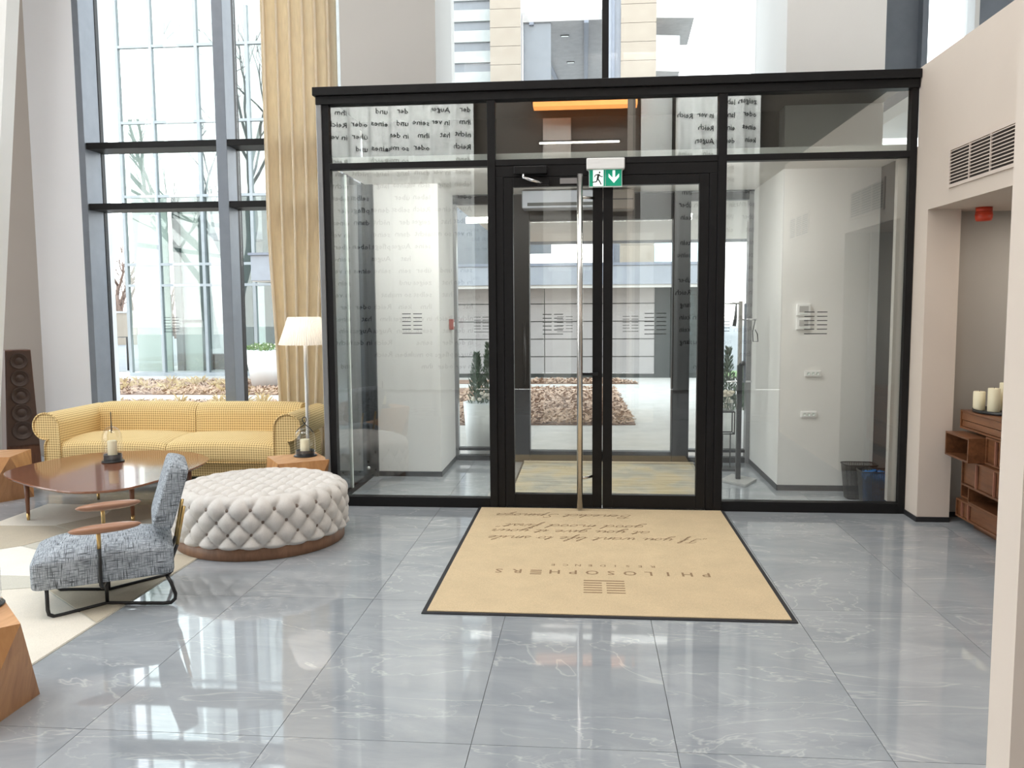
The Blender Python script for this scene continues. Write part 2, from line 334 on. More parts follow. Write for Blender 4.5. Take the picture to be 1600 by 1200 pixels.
M = dict(
 tile=tile_mat(), grout=plain('grout', (.16,.165,.17), .6), white=plain('white_plaster', (.80,.79,.77), .7, var=.012, scale=2),
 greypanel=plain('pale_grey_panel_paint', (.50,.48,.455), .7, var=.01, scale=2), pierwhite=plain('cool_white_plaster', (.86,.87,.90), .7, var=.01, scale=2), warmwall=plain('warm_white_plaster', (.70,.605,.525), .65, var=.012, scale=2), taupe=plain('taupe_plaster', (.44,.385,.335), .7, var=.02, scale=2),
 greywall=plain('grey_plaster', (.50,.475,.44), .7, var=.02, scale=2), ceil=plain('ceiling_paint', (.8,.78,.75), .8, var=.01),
 black=plain('anthracite_aluminium', (.011,.0105,.011), .42, 0, .1, 30, spec=1.3), alu=plain('blue_grey_aluminium', (.21,.235,.275), .4, .2, .06, 8),
 postgrey=plain('light_anodised_post', (.30,.30,.305), .3, .6, .05, 8), dark=plain('dark_cavity_board', (.03,.036,.034), .5, 0, .15, 3),
 darkwall=plain('charcoal_panel', (.022,.024,.027), .35, 0, .15, 4), skirting=plain('black_skirting', (.018,.018,.02), .4),
 glass=glass('clear_glass', .05, (.985,.995,.99)), glass_v=glass('coated_glass', .085, (.985,.995,.985)), glass_t=glass('mirror_coated_glass', .16, (.9,.93,.92)), glass_s=glass('smoked_glass', .05, (.42,.45,.46)), glass_l=glass('lantern_glass', .07, (.97,.97,.96)),
 edge=plain('polished_glass_edge', (.72,.78,.75), .25), steel=plain('brushed_steel', (.66,.64,.62), .22, 1, .05, 40), chrome=plain('chrome', (.75,.75,.76), .1, 1, .03),
 check=check_mat(), tweed=tweed_mat(), linen=pile_mat('cream_linen', (.655,.62,.585), .06, 180), button=plain('dark_button', (.22,.17,.14), .6),
 walnut=wood('walnut', (.13,.05,.028), (.30,.13,.07), 5, (1,.1,1), .13), walnut_v=wood('walnut_upright', (.12,.045,.025), (.28,.12,.065), 5, (1,1,.1), .3),
 oak=wood('honey_oak', (.40,.17,.055), (.62,.32,.13), 4, (1,1,.07), .4), oak2=wood('honey_oak_slanted', (.33,.145,.06), (.56,.29,.13), 4, (1,1,.07), .4, (.35,.3,0)), oakt=wood('honey_oak_top', (.50,.25,.11), (.72,.42,.22), 4, (1,.09,1), .4),
 sideb=wood('brown_sideboard_wood', (.115,.045,.02), (.26,.11,.048), 4, (1,.1,1), .3), sideb_in=plain('dark_brown_interior', (.05,.02,.012), .5), edgewood=wood('pale_edge_wood', (.33,.14,.09), (.45,.22,.15), 6, (1,1,.1), .4),
 armwood=wood('red_brown_armrest_wood', (.29,.14,.08), (.45,.24,.145), 4, (.12,1,1), .3), plinth=wood('plinth_wood', (.17,.085,.045), (.27,.14,.08), 4, (1,1,.3), .5),
 brass=plain('brass', (.62,.42,.18), .28, 1, .05, 20), iron=plain('black_steel_tube', (.010,.010,.011), .35), candle=plain('ivory_wax', (.86,.78,.56), .5, var=.02),
 curtain=cloth_mat('beige_curtain_cloth', (.95,.87,.73), .55), sheer=pile_mat('white_sheer_cloth', (.78,.79,.79), .04, 120), shade=cloth_mat('pleated_white_shade', (.9,.85,.78), .4),
 matpile=pile_mat('beige_mat_pile', (.64,.50,.315), .13), matedge=plain('black_rubber', (.018,.018,.022), .7, bmp=.2), matink=pile_mat('brown_mat_print', (.30,.195,.11), .12),
 carpet=carpet_mat(), rug1=pile_mat('rug_cream', (.74,.69,.60), .08), rug2=pile_mat('rug_sand', (.52,.46,.36), .1), rug3=pile_mat('rug_ivory', (.82,.79,.73), .07), rug4=pile_mat('rug_grey_sand', (.58,.56,.49), .1),
 speaker=wood('dark_brown_speaker_veneer', (.08,.033,.02), (.17,.075,.045), 4, (1,1,.1), .35), baffle=plain('brown_black_baffle', (.075,.04,.028), .6), cone=plain('speaker_cone', (.06,.034,.025), .5),
 plastic=plain('white_plastic', (.85,.85,.84), .4, var=.01), green=emit('exit_green', (0,.26,.15), .35), pict=emit('exit_white', (.9,.95,.92), .55), pictdark=plain('exit_black', (.01,.02,.015), .5),
 red=plain('red_plastic', (.62,.06,.025), .35), callred=plain('dull_red_plastic', (.36,.09,.07), .4), greyscreen=plain('grey_display', (.42,.42,.41), .3), wire=mesh_wire_mat(), bluebag=plain('blue_plastic_bag', (.015,.12,.36), .22, 0, .25, 25),
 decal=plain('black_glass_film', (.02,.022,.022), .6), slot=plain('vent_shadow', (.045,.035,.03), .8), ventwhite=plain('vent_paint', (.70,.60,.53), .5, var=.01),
 pave=stone_mat('pale_paving', (.42,.385,.345), (.53,.49,.445)), road=stone_mat('grey_paving', (.20,.20,.205), (.25,.25,.25)), mulchbase=stone_mat('bark_soil', (.16,.09,.055), (.30,.17,.11), 30),
 chip=None, soffit=plain('white_soffit', (.62,.60,.57), .7, var=.02), panelgrey=stone_mat('grey_beige_facade_panel', (.33,.305,.295), (.38,.355,.345), 1.5), fascia=plain('blue_grey_fascia', (.33,.35,.39), .45, .1), towerpanel=stone_mat('cream_facade_tile', (.33,.275,.22), (.37,.315,.255), 2),
 concrete=stone_mat('fair_faced_concrete', (.44,.42,.405), (.56,.535,.52), 5), bluegrey=plain('blue_grey_beam', (.22,.24,.29), .5), paleblock=plain('pale_grey_render', (.48,.49,.49), .6), blind=plain('window_blind', (.45,.47,.45), .6), winblue=plain('blue_grey_window', (.20,.215,.235), .15),
 frameout=plain('pale_steel_frame', (.33,.36,.38), .4, .2), inwall=plain('pale_green_blind', (.46,.505,.475), .6, var=.03), indark=plain('interior_column', (.11,.125,.13), .5), inlight=plain('pale_reception_wall', (.68,.73,.69), .6), outglass=glass('facade_glass', .06, (.90,.94,.92)), outglass2=glass('upper_facade_glass', .2, (.9,.95,.93)), skyblue=glass('sky_tinted_glass', .3, (.55,.8,.85)),
 bark=plain('grey_bark', (.11,.095,.085), .85, 0, .3, 20), barkbrown=plain('brown_bark', (.20,.13,.10), .85, 0, .3, 20), conifer=plain('conifer_leaf', (.05,.11,.05), .6, 0, .4, 30), leaf2=plain('yellow_green_leaf', (.16,.24,.08), .6, 0, .4, 30), petal=plain('cream_petals', (.80,.74,.62), .6), pot=plain('white_planter', (.82,.83,.83), .35, var=.01), lawn=stone_mat('lawn', (.14,.26,.06), (.24,.38,.11), 20),
 carpaint=plain('dark_grey_car_paint', (.05,.055,.065), .2), carglass=plain('car_glass', (.04,.05,.06), .05), tyre=plain('tyre_rubber', (.012,.012,.012), .7), cove=emit('warm_cove_light', (1,.36,.10), 3.2), linelamp=emit('line_lamp', (1,.92,.82), 6), textile=pile_mat('grey_white_printed_voile', (.74,.76,.75), .04, 100), ink=plain('printed_ink', (.03,.035,.035), .7), orange=plain('orange_render', (.55,.2,.08), .7),
 brownwall=plain('dark_brown_panel', (.11,.09,.072), .5, 0, .1, 2))
M['walnut_top'] = wood('polished_walnut', (.17,.07,.04), (.27,.115,.065), 5, (1,.1,1), .09, bmp=.0); M['walnut_top'].node_tree.nodes['Principled BSDF'].inputs['IOR'].default_value = 1.65
M['chip'] = stone_mat('bark_chips', (.24,.13,.08), (.62,.43,.30), 14)
M['straw'] = stone_mat('dry_straw', (.50,.36,.18), (.72,.58,.34), 14)
H = 6.5                     # lobby height
# ------------------------------------------------------------------ floor with single tiles
fl = B(-7.2,-9.2,-.14,6.2,2.0,-.008).build('floor', M['grout'], kind='structure')
TW, TL, X0, Y0, gap = .703, 1.406, -.399, -3.43, .0012
tile_me = None
for j in range(-4, 4):
    ya, yb = Y0+j*TL, min(Y0+(j+1)*TL, 1.98)
    for i in range(-9, 9):
        xa, xb = X0+i*TW, X0+(i+1)*TW
        full = abs((yb-ya)-TL) < 1e-6
        if full:
            if tile_me is None:
                t = B(gap,gap,-.008,TW-gap,TL-gap,0).build('tile', M['tile'], fl); tile_me = t.data
            else:
                t = bpy.data.objects.new('tile', tile_me); COL.objects.link(t); t.parent = fl
        else:
            t = B(gap,gap,-.008,TW-gap,yb-ya-gap,0).build('tile', M['tile'], fl)
        t.location = (xa, ya, 0)
# ------------------------------------------------------------------ room shell
B(-7.2,-9.3,H,6.2,2.3,H+.2).build('ceiling', M['ceil'], kind='structure')
wl_ = struct('wall_left')
B(-7.2,-9.3,0,-7.0,-6.6,H).build('wall_piece', M['taupe'], wl_); B(-7.2,-.6,0,-7.0,.9,H).build('wall_piece', M['taupe'], wl_); B(-7.2,-6.6,6.2,-7.0,-.6,H).build('wall_piece', M['taupe'], wl_)
w7 = struct('window_7')
B(-7.16,-6.6,0,-7.04,-.6,.1).build('sill', M['alu'], w7); B(-7.16,-6.6,6.1,-7.04,-.6,6.2).build('head', M['alu'], w7)
for k in range(5): B(-7.2,-6.6+1.485*k,.1,-7.0,-6.54+1.485*k,6.1).build('mullion', M['alu'], w7)
for k in range(4):
    ya = -6.54+1.485*k
    for za, zb in ((.1,2.5),(2.56,3.08),(3.14,6.1)): B(-7.1,ya,za,-7.092,ya+1.425,zb).build('pane', M['glass'], w7)
    for za in (2.5, 3.08): B(-7.16,ya,za,-7.04,ya+1.425,za+.06).build('transom', M['black'], w7)
wb_ = B(-7.2,-9.4,0,6.2,-9.2,H).build('wall_back', M['brownwall'], kind='structure')
B(-6.9,2.0,0,-5.38,2.25,H).build('wall_front', M['taupe'], kind='structure')
# slanting side wall end with white edge trim at the far side of the lounge
def slant(z): return -5.40+.115*z
sw = MB().poly([(-7.0,0),(slant(0)-.06,0),(slant(H)-.085,H),(-7.0,H)], 'y', .86, .98).build('wall_side', M['taupe'], kind='structure')
MB().poly([(slant(0)-.06,0),(slant(0),0),(slant(H),H),(slant(H)-.085,H)], 'y', .84, 1.0).build('edge_trim', M['white'], sw)
# white pier beside the tall window
B(-5.40,1.74,0,-4.905,2.25,H).build('wall_pier', M['pierwhite'], kind='structure')
# panel above the vestibule and the two clad columns that pass through it
B(-2.13,1.15,3.10,-1.295,2.2,H).build('wall_upper', M['greypanel'], kind='structure')
c1 = B(-1.865,1.15,0,-1.295,2.2,3.10).build('wall_column', M['white'], kind='structure')
B(-1.87,1.143,0,-1.288,2.0,.045).build('skirting', M['skirting'], c1)
c2 = B(1.54,.75,0,2.285,2.2,H).build('wall_column', M['white'], kind='structure')
B(1.533,.743,0,2.285,2.0,.045).build('skirting', M['skirting'], c2)
# right hand low volume
RX = 2.275
wr = struct('wall_right')
B(RX,-.22,0,2.49,.0,2.135).build('nib', M['warmwall'], wr)
B(RX,-3.95,2.135,2.49,.0,3.12).build('header', M['warmwall'], wr)
B(RX,-3.95,0,2.49,-1.55,2.135).build('lower_wall', M['warmwall'], wr)
B(2.49,-3.95,3.02,6.2,2.0,3.12).build('roof_slab', M['white'], wr)
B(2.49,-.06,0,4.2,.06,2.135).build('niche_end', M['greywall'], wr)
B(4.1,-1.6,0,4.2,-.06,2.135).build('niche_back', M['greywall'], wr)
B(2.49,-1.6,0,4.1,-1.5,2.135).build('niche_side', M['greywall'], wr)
B(2.49,-1.6,2.135,4.2,.06,2.2).build('niche_ceiling', M['warmwall'], wr)
bb = struct('baseboard_right')
B(RX-.008,-.228,0,2.49,-.0,.035).build('board', M['skirting'], bb)
B(2.49,-.068,0,4.1,-.06,.035).build('board', M['skirting'], bb)
# end of the partition close to the camera
tp = B(.5176,-5.15,0,.59,-5.092,H).build('trim_3', M['warmwall'], kind='structure'); B(.585,-5.17,0,.62,-5.09,H).build('edge_strip', M['taupe'], tp)
# ------------------------------------------------------------------ tall window of the lounge (window_1)
w1 = struct('window_1')
def mullion(x0, x1, y0, y1, z0, z1, w, name='mullion', mat='alu'): return B(x0,y0,z0,x1,y1,z1).build(name, M[mat], w, bevel=.004)
mullion(-4.905,-4.84,1.73,2.0,0,H,w1); mullion(-4.865,-4.835,2.0,2.06,0,H,w1,'frame_bar','black')
mullion(-3.575,-3.43,1.95,2.06,0,H,w1,'frame_bar','black'); mullion(-3.53,-3.425,1.74,1.95,0,H,w1)
mullion(-2.3,-2.2,1.74,2.06,0,H,w1)
for (za, zb) in ((2.475,2.535),(3.055,3.115),(5.2,5.26)):
    for (xa, xb) in ((-4.84,-3.53),(-3.425,-2.3)):
        B(xa,1.75,za,xb,2.05,zb).build('transom', M['black'], w1, bevel=.003)
for (xa, xb) in ((-4.84,-3.53),(-3.425,-2.3)):
    B(xa,1.75,0,xb,2.06,.09).build('sill', M['alu'], w1)
    for (za, zb) in ((.09,2.475),(2.535,3.055),(3.115,5.2),(5.26,H)):
        B(xa,2.0,za,xb,2.008,zb).build('pane', M['glass'], w1)
def hexagram(name, x, y, z, s, parent, t=.002):
    m = MB()
    for k in range(5):
        zz = z+s*.5-k*s*.19
        m.box(x-s*.5,y-t,zz-s*.035,x-s*.06,y,zz); m.box(x+s*.06,y-t,zz-s*.035,x+s*.5,y,zz)
    m.box(x-s*.5,y-t,z-s*.5,x+s*.5,y,z-s*.465)
    return m.build(name, M['decal'], parent)
hexagram('glass_film_symbol', -4.18, 1.998, 1.35, .15, w1)
# ------------------------------------------------------------------ upper window over the vestibule (window_2) and beyond the low volume (window_3)
w2 = struct('window_2')
B(-1.29,2.0,3.1,.13,2.008,H).build('pane', M['glass'], w2); B(.19,2.0,3.1,1.54,2.008,H).build('pane', M['glass'], w2)
B(.13,1.86,3.1,.19,2.06,H).build('mullion', M['black'], w2)
for (xa, xb) in ((-1.29,.13),(.19,1.54)): B(xa,1.92,3.1,xb,2.06,3.16).build('transom', M['black'], w2)
w3 = struct('window_3')
B(2.262,1.9,3.12,2.98,2.06,H).build('blind_panel', M['alu'], w3); B(2.94,1.8,3.12,2.99,2.06,H).build('mullion', M['alu'], w3)
B(2.99,2.0,3.12,3.4,2.008,H).build('pane', M['glass'], w3); B(3.4,1.85,3.12,3.44,2.06,H).build('mullion', M['white'], w3)
B(3.44,1.9,3.12,3.95,2.06,H).build('blind_panel', M['alu'], w3); B(3.95,2.0,3.12,6.0,2.008,H).build('pane', M['glass'], w3)
B(6.0,-9.2,0,6.2,2.2,H).build('wall_upper', M['white'], kind='structure')
# ------------------------------------------------------------------ glazed vestibule screen (window_4)
w4 = struct('window_4')
L_, A1, A2, B1, B2, R_ = -1.935, -.725, -.668, .918, .978, 2.272
B(-1.985,-.012,0,-1.945,.07,3.0).build('corner_post', M['postgrey'], w4, bevel=.004); B(-1.945,0,0,-1.895,.07,3.0).build('post', M['black'], w4)
B(-1.985,-.02,2.985,R_,.09,3.045).build('top_beam', M['black'], w4, bevel=.004); B(-2.0,-.045,3.045,R_,.09,3.105).build('top_beam', M['black'], w4, bevel=.004)
for (xa, xb) in ((A1,A2),(B1,B2)): B(xa,-.012,0,xb,.07,2.985).build('post', M['black'], w4, bevel=.003)
B(2.225,0,0,R_,.07,2.985).build('post', M['black'], w4); B(2.165,.045,.08,2.225,.10,2.52).build('post_cover', M['greywall'], w4)
for (xa, xb) in ((-1.895,A1),(A2,B1),(B2,2.225)): B(xa,-.004,2.52,xb,.07,2.565).build('transom', M['black'], w4, bevel=.003)
for (xa, xb) in ((-1.895,A1),(B2,2.225)):
    B(xa,-.004,.0,xb,.07,.075).build('bottom_rail', M['black'], w4, bevel=.003)
    B(xa,.03,.075,xb,.038,2.52).build('pane', M['glass_v'], w4)
for (xa, xb) in ((-1.895,A1),(A2,B1),(B2,2.225)): B(xa,.03,2.565,xb,.038,2.985).build('pane', M['glass_t'], w4)
hexagram('glass_film_symbol', -1.305, .029, 1.385, .15, w4); hexagram('glass_film_symbol', 1.625, .029, 1.375, .16, w4)
df = struct('trim_1')      # frame of the double door
B(A2,.0,0,-.612,.07,2.44).build('jamb', M['black'], df, bevel=.003); B(.862,.0,0,B1,.07,2.44).build('jamb', M['black'], df, bevel=.003)
B(A2,.0,2.44,B1,.07,2.52).build('head', M['black'], df, bevel=.003)
B(A2,.0,0,B1,.09,.008).build('threshold', M['steel'], df)
def leaf(name, xa, xb, ga, gb, y, top=2.438):
    d = struct(name)
    B(xa,y,.012,ga,y+.06,top).build('stile', M['black'], d, bevel=.003); B(gb,y,.012,xb,y+.06,top).build('stile', M['black'], d, bevel=.003)
    B(ga,y,.012,gb,y+.06,.11).build('bottom_rail', M['black'], d, bevel=.003); B(ga,y,2.37,gb,y+.06,top).build('top_rail', M['black'], d, bevel=.003)
    B(ga,y+.025,.11,gb,y+.033,2.37).build('pane', M['glass_v'], d)
    return d
d1 = leaf('door_1', -.610, .107, -.542, .035, .004); d2 = leaf('door_2', .111, .860, .18, .792, .004)
hexagram('glass_film_symbol', -.255, .028, 1.375, .15, d1); hexagram('glass_film_symbol', .49, .028, 1.375, .155, d2)
hb = MB().tube([(-.056,-.075,.022),(-.056,-.075,2.44)], .021, 16); 
hb.build('pull_bar', M['steel'], d1)
MB().tube([(-.056,-.06,.25),(-.02,-.06,.25),(.04,.01,.25)], .01).build('pull_bar_bracket', M['steel'], d1)
MB().tube([(-.056,-.06,2.28),(.045,.008,2.28)], .01).build('pull_bar_bracket', M['steel'], d1)
B(-.035,-.02,1.0,.075,.0,1.02).build('latch_bar', M['iron'], d1)
B(-.20,-.002,2.385,-.07,.006,2.425).build('number_plate', M['postgrey'], d1)
dc = struct('trim_2')
B(-.53,-.055,2.452,-.29,.0,2.51).build('closer_body', M['black'], dc, bevel=.008); MB().tube([(-.46,-.06,2.45),(-.46,-.06,2.425),(-.40,-.07,2.405),(-.32,-.03,2.39)], .011).build('closer_arm', M['chrome'], dc)
B(-.36,-.035,2.375,-.28,.004,2.41).build('closer_shoe', M['black'], dc)
# sides, ceiling and roof of the vestibule
vs_ = struct('window_5')
B(L_-.004,.07,.03,L_+.004,1.15,2.56).build('pane', M['glass_s'], vs_); B(L_-.03,.07,0,L_+.03,1.15,.03).build('bottom_rail', M['black'], vs_)
B(L_-.012,.50,.03,L_+.014,.53,2.56).build('glass_joint', M['edge'], vs_)
B(L_-.03,1.12,0,-1.862,1.15,2.6).build('post', M['darkwall'], vs_)
MB().lathe([(.014,0),(.014,.02)], 12, (0,0,0)).build('door_stop', M['chrome'], vs_, loc=(-1.80,.55,.18))
vr = struct('wall_vestibule')
B(2.285,.06,0,2.40,.30,2.6).build('jamb_panel', M['warmwall'], vr); B(2.285,.30,0,2.40,.75,2.6).build('charcoal_panel', M['darkwall'], vr)
vc = struct('ceiling_vestibule')
B(-1.93,.07,2.572,2.285,1.99,2.62).build('ceiling_board', M['ceil'], vc)
B(-1.99,.09,3.06,2.275,2.0,3.10).build('roof_board', M['dark'], vc)
B(-1.9,.95,2.62,2.27,1.0,3.06).build('cavity_board', M['dark'], vc)
B(-1.95,.09,2.62,-1.93,1.0,3.06).build('cavity_side', M['dark'], vc)
B(-1.29,1.92,2.56,1.54,2.02,3.1).build('lintel', M['darkwall'], vc)
# ------------------------------------------------------------------ outer door (door_3) and outer sidelights (window_6)
w6 = struct('window_6')
for (xa, xb) in ((-1.295,-.80),(.96,1.54)):
    B(xa,1.96,2.49,xb,2.05,2.56).build('head', M['black'], w6); B(xa,1.96,.0,xb,2.05,.05).build('bottom_rail', M['black'], w6); B(xa,1.96,.10,xb,2.05,.125).build('bottom_rail', M['black'], w6)
    B(xa,2.0,.125,xb,2.008,2.49).build('pane', M['glass'], w6)
B(-1.295,1.96,0,-1.265,2.05,2.56).build('post', M['postgrey'], w6); B(1.50,1.94,0,1.54,2.05,2.56).build('post', M['postgrey'], w6)
hexagram('glass_film_symbol', -1.03, 1.998, 1.335, .15, w6); hexagram('glass_film_symbol', 1.27, 1.998, 1.335, .15, w6)
d3 = struct('door_3')
B(-.80,1.90,0,-.555,2.05,2.56).build('jamb', M['black'], d3, bevel=.004); B(.80,1.90,0,.96,2.05,2.56).build('jamb', M['black'], d3, bevel=.004)
B(-.555,1.93,2.32,.80,2.05,2.56).build('head', M['black'], d3, bevel=.004); B(-.555,1.95,.0,.80,2.05,.10).build('bottom_rail', M['black'], d3)
B(-.555,2.0,.10,.80,2.008,2.32).build('pane', M['glass'], d3)
hexagram('glass_film_symbol', -.22, 1.998, 1.335, .15, d3); hexagram('glass_film_symbol', .41, 1.998, 1.335, .15, d3)
MB().tube([(-.60,1.86,.75),(-.60,1.86,1.35)], .012).build('pull_handle', M['iron'], d3)
ac = thing('air_curtain', 'long grey metal air curtain under the vestibule ceiling above the outer door', 'air curtain', (.0,1.72,2.40))
B(-.60,-.11,.0,.10,.11,.16).build('casing', M['fascia'], ac, bevel=.01); B(-.55,-.112,.02,.05,-.105,.05).build('outlet_slot', M['dark'], ac)
cd = thing('casing_box', 'dark brown boxed casing beside the grey air curtain over the outer door', 'casing', (.30,1.72,2.38))
B(-.19,-.11,0,.12,.11,.18).build('casing', M['brownwall'], cd, bevel=.01); B(-.18,-.113,.085,.11,-.105,.095).build('seam', M['black'], cd)
# ------------------------------------------------------------------ ventilation grilles on the right wall
def grille(y0, y1, label):
    g = thing('vent_grille', label, 'grille', (RX, (y0+y1)/2, 2.25), 0, 'wall vent grilles')
    h = (y1-y0)/2
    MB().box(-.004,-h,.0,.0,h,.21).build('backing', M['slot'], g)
    f = MB(); f.box(-.012,-h-.02,-.02,0,h+.02,.0); f.box(-.012,-h-.02,.21,0,h+.02,.23); f.box(-.012,-h-.02,0,0,-h,.21); f.box(-.012,h,0,0,h+.02,.21)
    f.build('frame', M['ventwhite'], g)
    sm = None
    for k in range(10):
        z = .016+k*.0205
        if sm is None: o = MB().poly([(-.013,-.003),(-.003,.004),(-.003,.008),(-.013,.001)], 'y', -h, h).build('slat', M['ventwhite'], g); sm = o.data
        else:
            o = bpy.data.objects.new('slat', sm); COL.objects.link(o); o.parent = g
        o.location = (0,0,z)
    for q in (-h*.33, h*.33): B(-.0135,q-.004,0,-.002,q+.004,.21).build('divider', M['ventwhite'], g)
grille(-1.38,-.57, 'long white slatted vent grille high on the wall over the niche')
grille(-3.6,-2.8, 'second slatted vent grille seen only mirrored in the vestibule glass')
# ------------------------------------------------------------------ rear of the lobby (seen in the glass)
cl = thing('ceiling_light', 'warm orange cove light mirrored in the glass above the double door', 'light', (0,-8.9,4.55))
B(-1.0,-.2,.55,.9,.2,.62).build('cove_tray', M['brownwall'], cl); B(-.95,-.15,.42,.85,.15,.5).build('cove_strip', M['cove'], cl)
ll = thing('linear_light', 'thin white line lamp mirrored in the glass above the double door', 'light', (-.2,-8.9,4.36)); B(-.65,-.02,0,.75,.02,.03).build('diffuser', M['linelamp'], ll); B(-.67,-.03,.03,.77,.03,.05).build('housing', M['black'], ll)
pn = thing('wall_panel', 'plain light grey panel mirrored in the transom glass over the door', 'panel', (-.55,-9.17,0)); B(-.25,-.02,0,.25,.03,4.85).build('board', M['greywall'], pn)
WORDS = ['sein', 'hat', 'ihm', 'und', 'in ver', 'denen', 'zeigen', 'selbst', 'nicht', 'über', 'Reich', 'lang', 'oder', 'seine', 'sich auf', 'kein', 'so muss', 'in den', 'der', 'eines', 'dann', 'leben', 'Augen', 'pflege']
def text_curtain(x0, x1, label, seed):
    rnd = random.Random(seed); w = x1-x0; nf = round(w/.36); amp = .07
    t = thing('printed_curtain', label, 'curtain', ((x0+x1)/2,-8.75,0), 0, 'curtains with printed script')
    def off(x): return amp*math.sin(2*PI*nf*(x+w/2)/w)+.03*math.sin(4*PI*nf*(x+w/2)/w)
    m = MB(); n = nf*14
    m.grid(lambda u, v: (-w/2+w*u, off(-w/2+w*u), .03+6.2*v), n, 2)
    o = m.build('cloth', M['textile'], t); so = o.modifiers.new('thickness', 'SOLIDIFY'); so.thickness = .006; so.offset = -1
    V = []; F = []
    z = 6.0
    while z > .3:
        x = -w/2+.05
        while x < w/2-.25:
            wd = rnd.choice(WORDS)
            v, f = TXT[wd]
            if rnd.random() < .8 and x+max(p[0] for p in v) < w/2:
                b = len(V); V += [(-(x+p[0]), off(-(x+p[0]))+.006, z+p[1]) for p in v]; F += [tuple(b+i for i in q) for q in f]
            x += w/nf
        z -= .215
    mm = MB(); mm._add(V, F); o = mm.build('printed_script', M['ink'], t); o['kind'] = 'stuff'
TXT = {w: text_mesh(w, .13, 1.0, 0, 'LEFT', .002, 1) for w in WORDS}
text_curtain(-4.6,-2.0, 'tall folded voile curtain with printed script mirrored in the glass pane beside the ottoman', 3)
pn2 = thing('wall_panel', 'second plain light grey panel mirrored in the glass beside the narrow printed curtain', 'panel', (1.2,-9.1,0)); B(-.27,-.02,0,.27,.03,6.3).build('board', M['textile'], pn2)
text_curtain(1.5,2.92, 'narrow voile curtain with printed script mirrored beside the glass door near the niche', 5)
# ------------------------------------------------------------------ furniture
def arc(cx, cz, r, a0, a1, n): return [(cx+r*math.cos(math.radians(a0+(a1-a0)*k/n)), cz+r*math.sin(math.radians(a0+(a1-a0)*k/n))) for k in range(n+1)]
# sofa
sofa = thing('sofa', 'long yellow checked sofa with scroll arms below the tall window', 'sofa', (-3.575,1.06,0))
SW, SF, SB = 1.165, -.44, .44          # half width, front, back
B(-SW+.12,SF+.06,.07,SW-.12,SB-.02,.20).build('base', M['check'], sofa, bevel=.02)
for sx_ in (-1, 1):
    for sy_ in (SF+.12, SB-.1): B(sx_*(SW-.2)-.03,sy_-.03,0,sx_*(SW-.2)+.03,sy_+.03,.075).build('leg', M['iron'], sofa)
def arm_prof(s):
    # inner side vertical, rolled over outward; s=+1: outer side towards +x
    R = .115; cx, cz = .0, .505
    p = [(-.095,.09),(-.092,.30)]+arc(.028,.508,R,182,-95,24)+[(.034,.375),(.045,.345),(.05,.09)]
    return [(s*a,b) for a,b in p]
for s in (-1, 1):
    ar = MB().extr(arm_prof(s), 'y', SF, SB-.06, 4).build('arm', M['check'], sofa, loc=(s*(SW-.125),0,0))
    pr = [(a,SF-.004,b) for a,b in arm_prof(s)]
    MB().tube(pr, .008, 6).build('piping', M['check'], ar)
def back_prof():
    p = [(.20,.12),(.17,.36)]+arc(.285,.535,.105,195,-60,20)+[(.40,.40),(.40,.12)]
    return p
for k, (xa, xb) in enumerate(((-SW+.2,-.03),(-.022,SW-.2))):
    L = xb-xa
    def bend(y, z, t): 
        e = math.sin(PI*t)**.35 if 0 < t < 1 else 0
        return (y-.012*e, z+.012*e*(1 if z > .4 else 0))
    MB().extr(back_prof(), 'x', xa, xb, 14, True, bend, .985).build('backrest', M['check'], sofa)
def seat_cushion(xa, xb):
    m = MB(); L = xb-xa; D0, D1 = SF+.0, .21
    prof = [(D1,.19),(D1,.37)]+[(D1-(D1-D0-.05)*k/10, .385+.03*math.sin(PI*k/10)) for k in range(1,10)]+arc(D0+.06,.325,.06,90,180,6)+[(D0,.25),(D0+.008,.19)]
    def bend(y, z, t):
        e = math.sin(PI*t)**.4 if 0 < t < 1 else 0
        return (y, z-.022*(1-e)*(1 if z > .3 else 0))
    m.extr(prof, 'x', xa, xb, 16, True, bend, .98)
    o = m.build('seat_cushion', M['check'], sofa)
    MB().tube([(xa+.02,D0+.004,.205),(xb-.02,D0+.004,.205)], .006, 6).build('piping', M['check'], o)
seat_cushion(-SW+.205, -.012); seat_cushion(-.006, SW-.205)
# coffee table
ct = thing('coffee_table', 'low rounded walnut coffee table with brass-tipped legs before the sofa', 'table', (-3.58,-.33,0))
out = [(-4.20,-.52),(-4.10,-.66),(-3.92,-.80),(-3.63,-.99),(-3.37,-1.11),(-3.19,-1.12),(-3.02,-1.02),(-2.94,-.80),(-2.90,-.55),(-2.885,-.28),(-2.91,-.04),(-2.99,.16),(-3.22,.36),(-3.54,.45),(-3.90,.36),(-4.08,.20),(-4.18,-.06),(-4.225,-.32)]
P2 = []
n = len(out)
for i in range(n):                       # smooth outline
    p0, p1, p2, p3 = (Vector((*out[(i+k-1) % n], 0)) for k in range(4))
    for t in (0, .25, .5, .75):
        q = .5*((2*p1)+(p2-p0)*t+(2*p0-5*p1+4*p2-p3)*t*t+(3*p1-p0-3*p2+p3)*t**3)
        P2.append((q.x+3.58, q.y+.33))
m = MB(); nn = len(P2)
def ring(sc, z): return [(x*sc, y*sc, z) for x, y in P2]
V = ring(.93,.312)+ring(.985,.322)+ring(1,.333)+ring(.996,.34)
F = [tuple(range(nn))[::-1], tuple(3*nn+i for i in range(nn))]+[(k*nn+i,k*nn+(i+1)%nn,(k+1)*nn+(i+1)%nn,(k+1)*nn+i) for k in range(3) for i in range(nn)]
m._add(V, F); top = m.build('tabletop', M['walnut_top'], ct); top.data.polygons[1].use_smooth = False
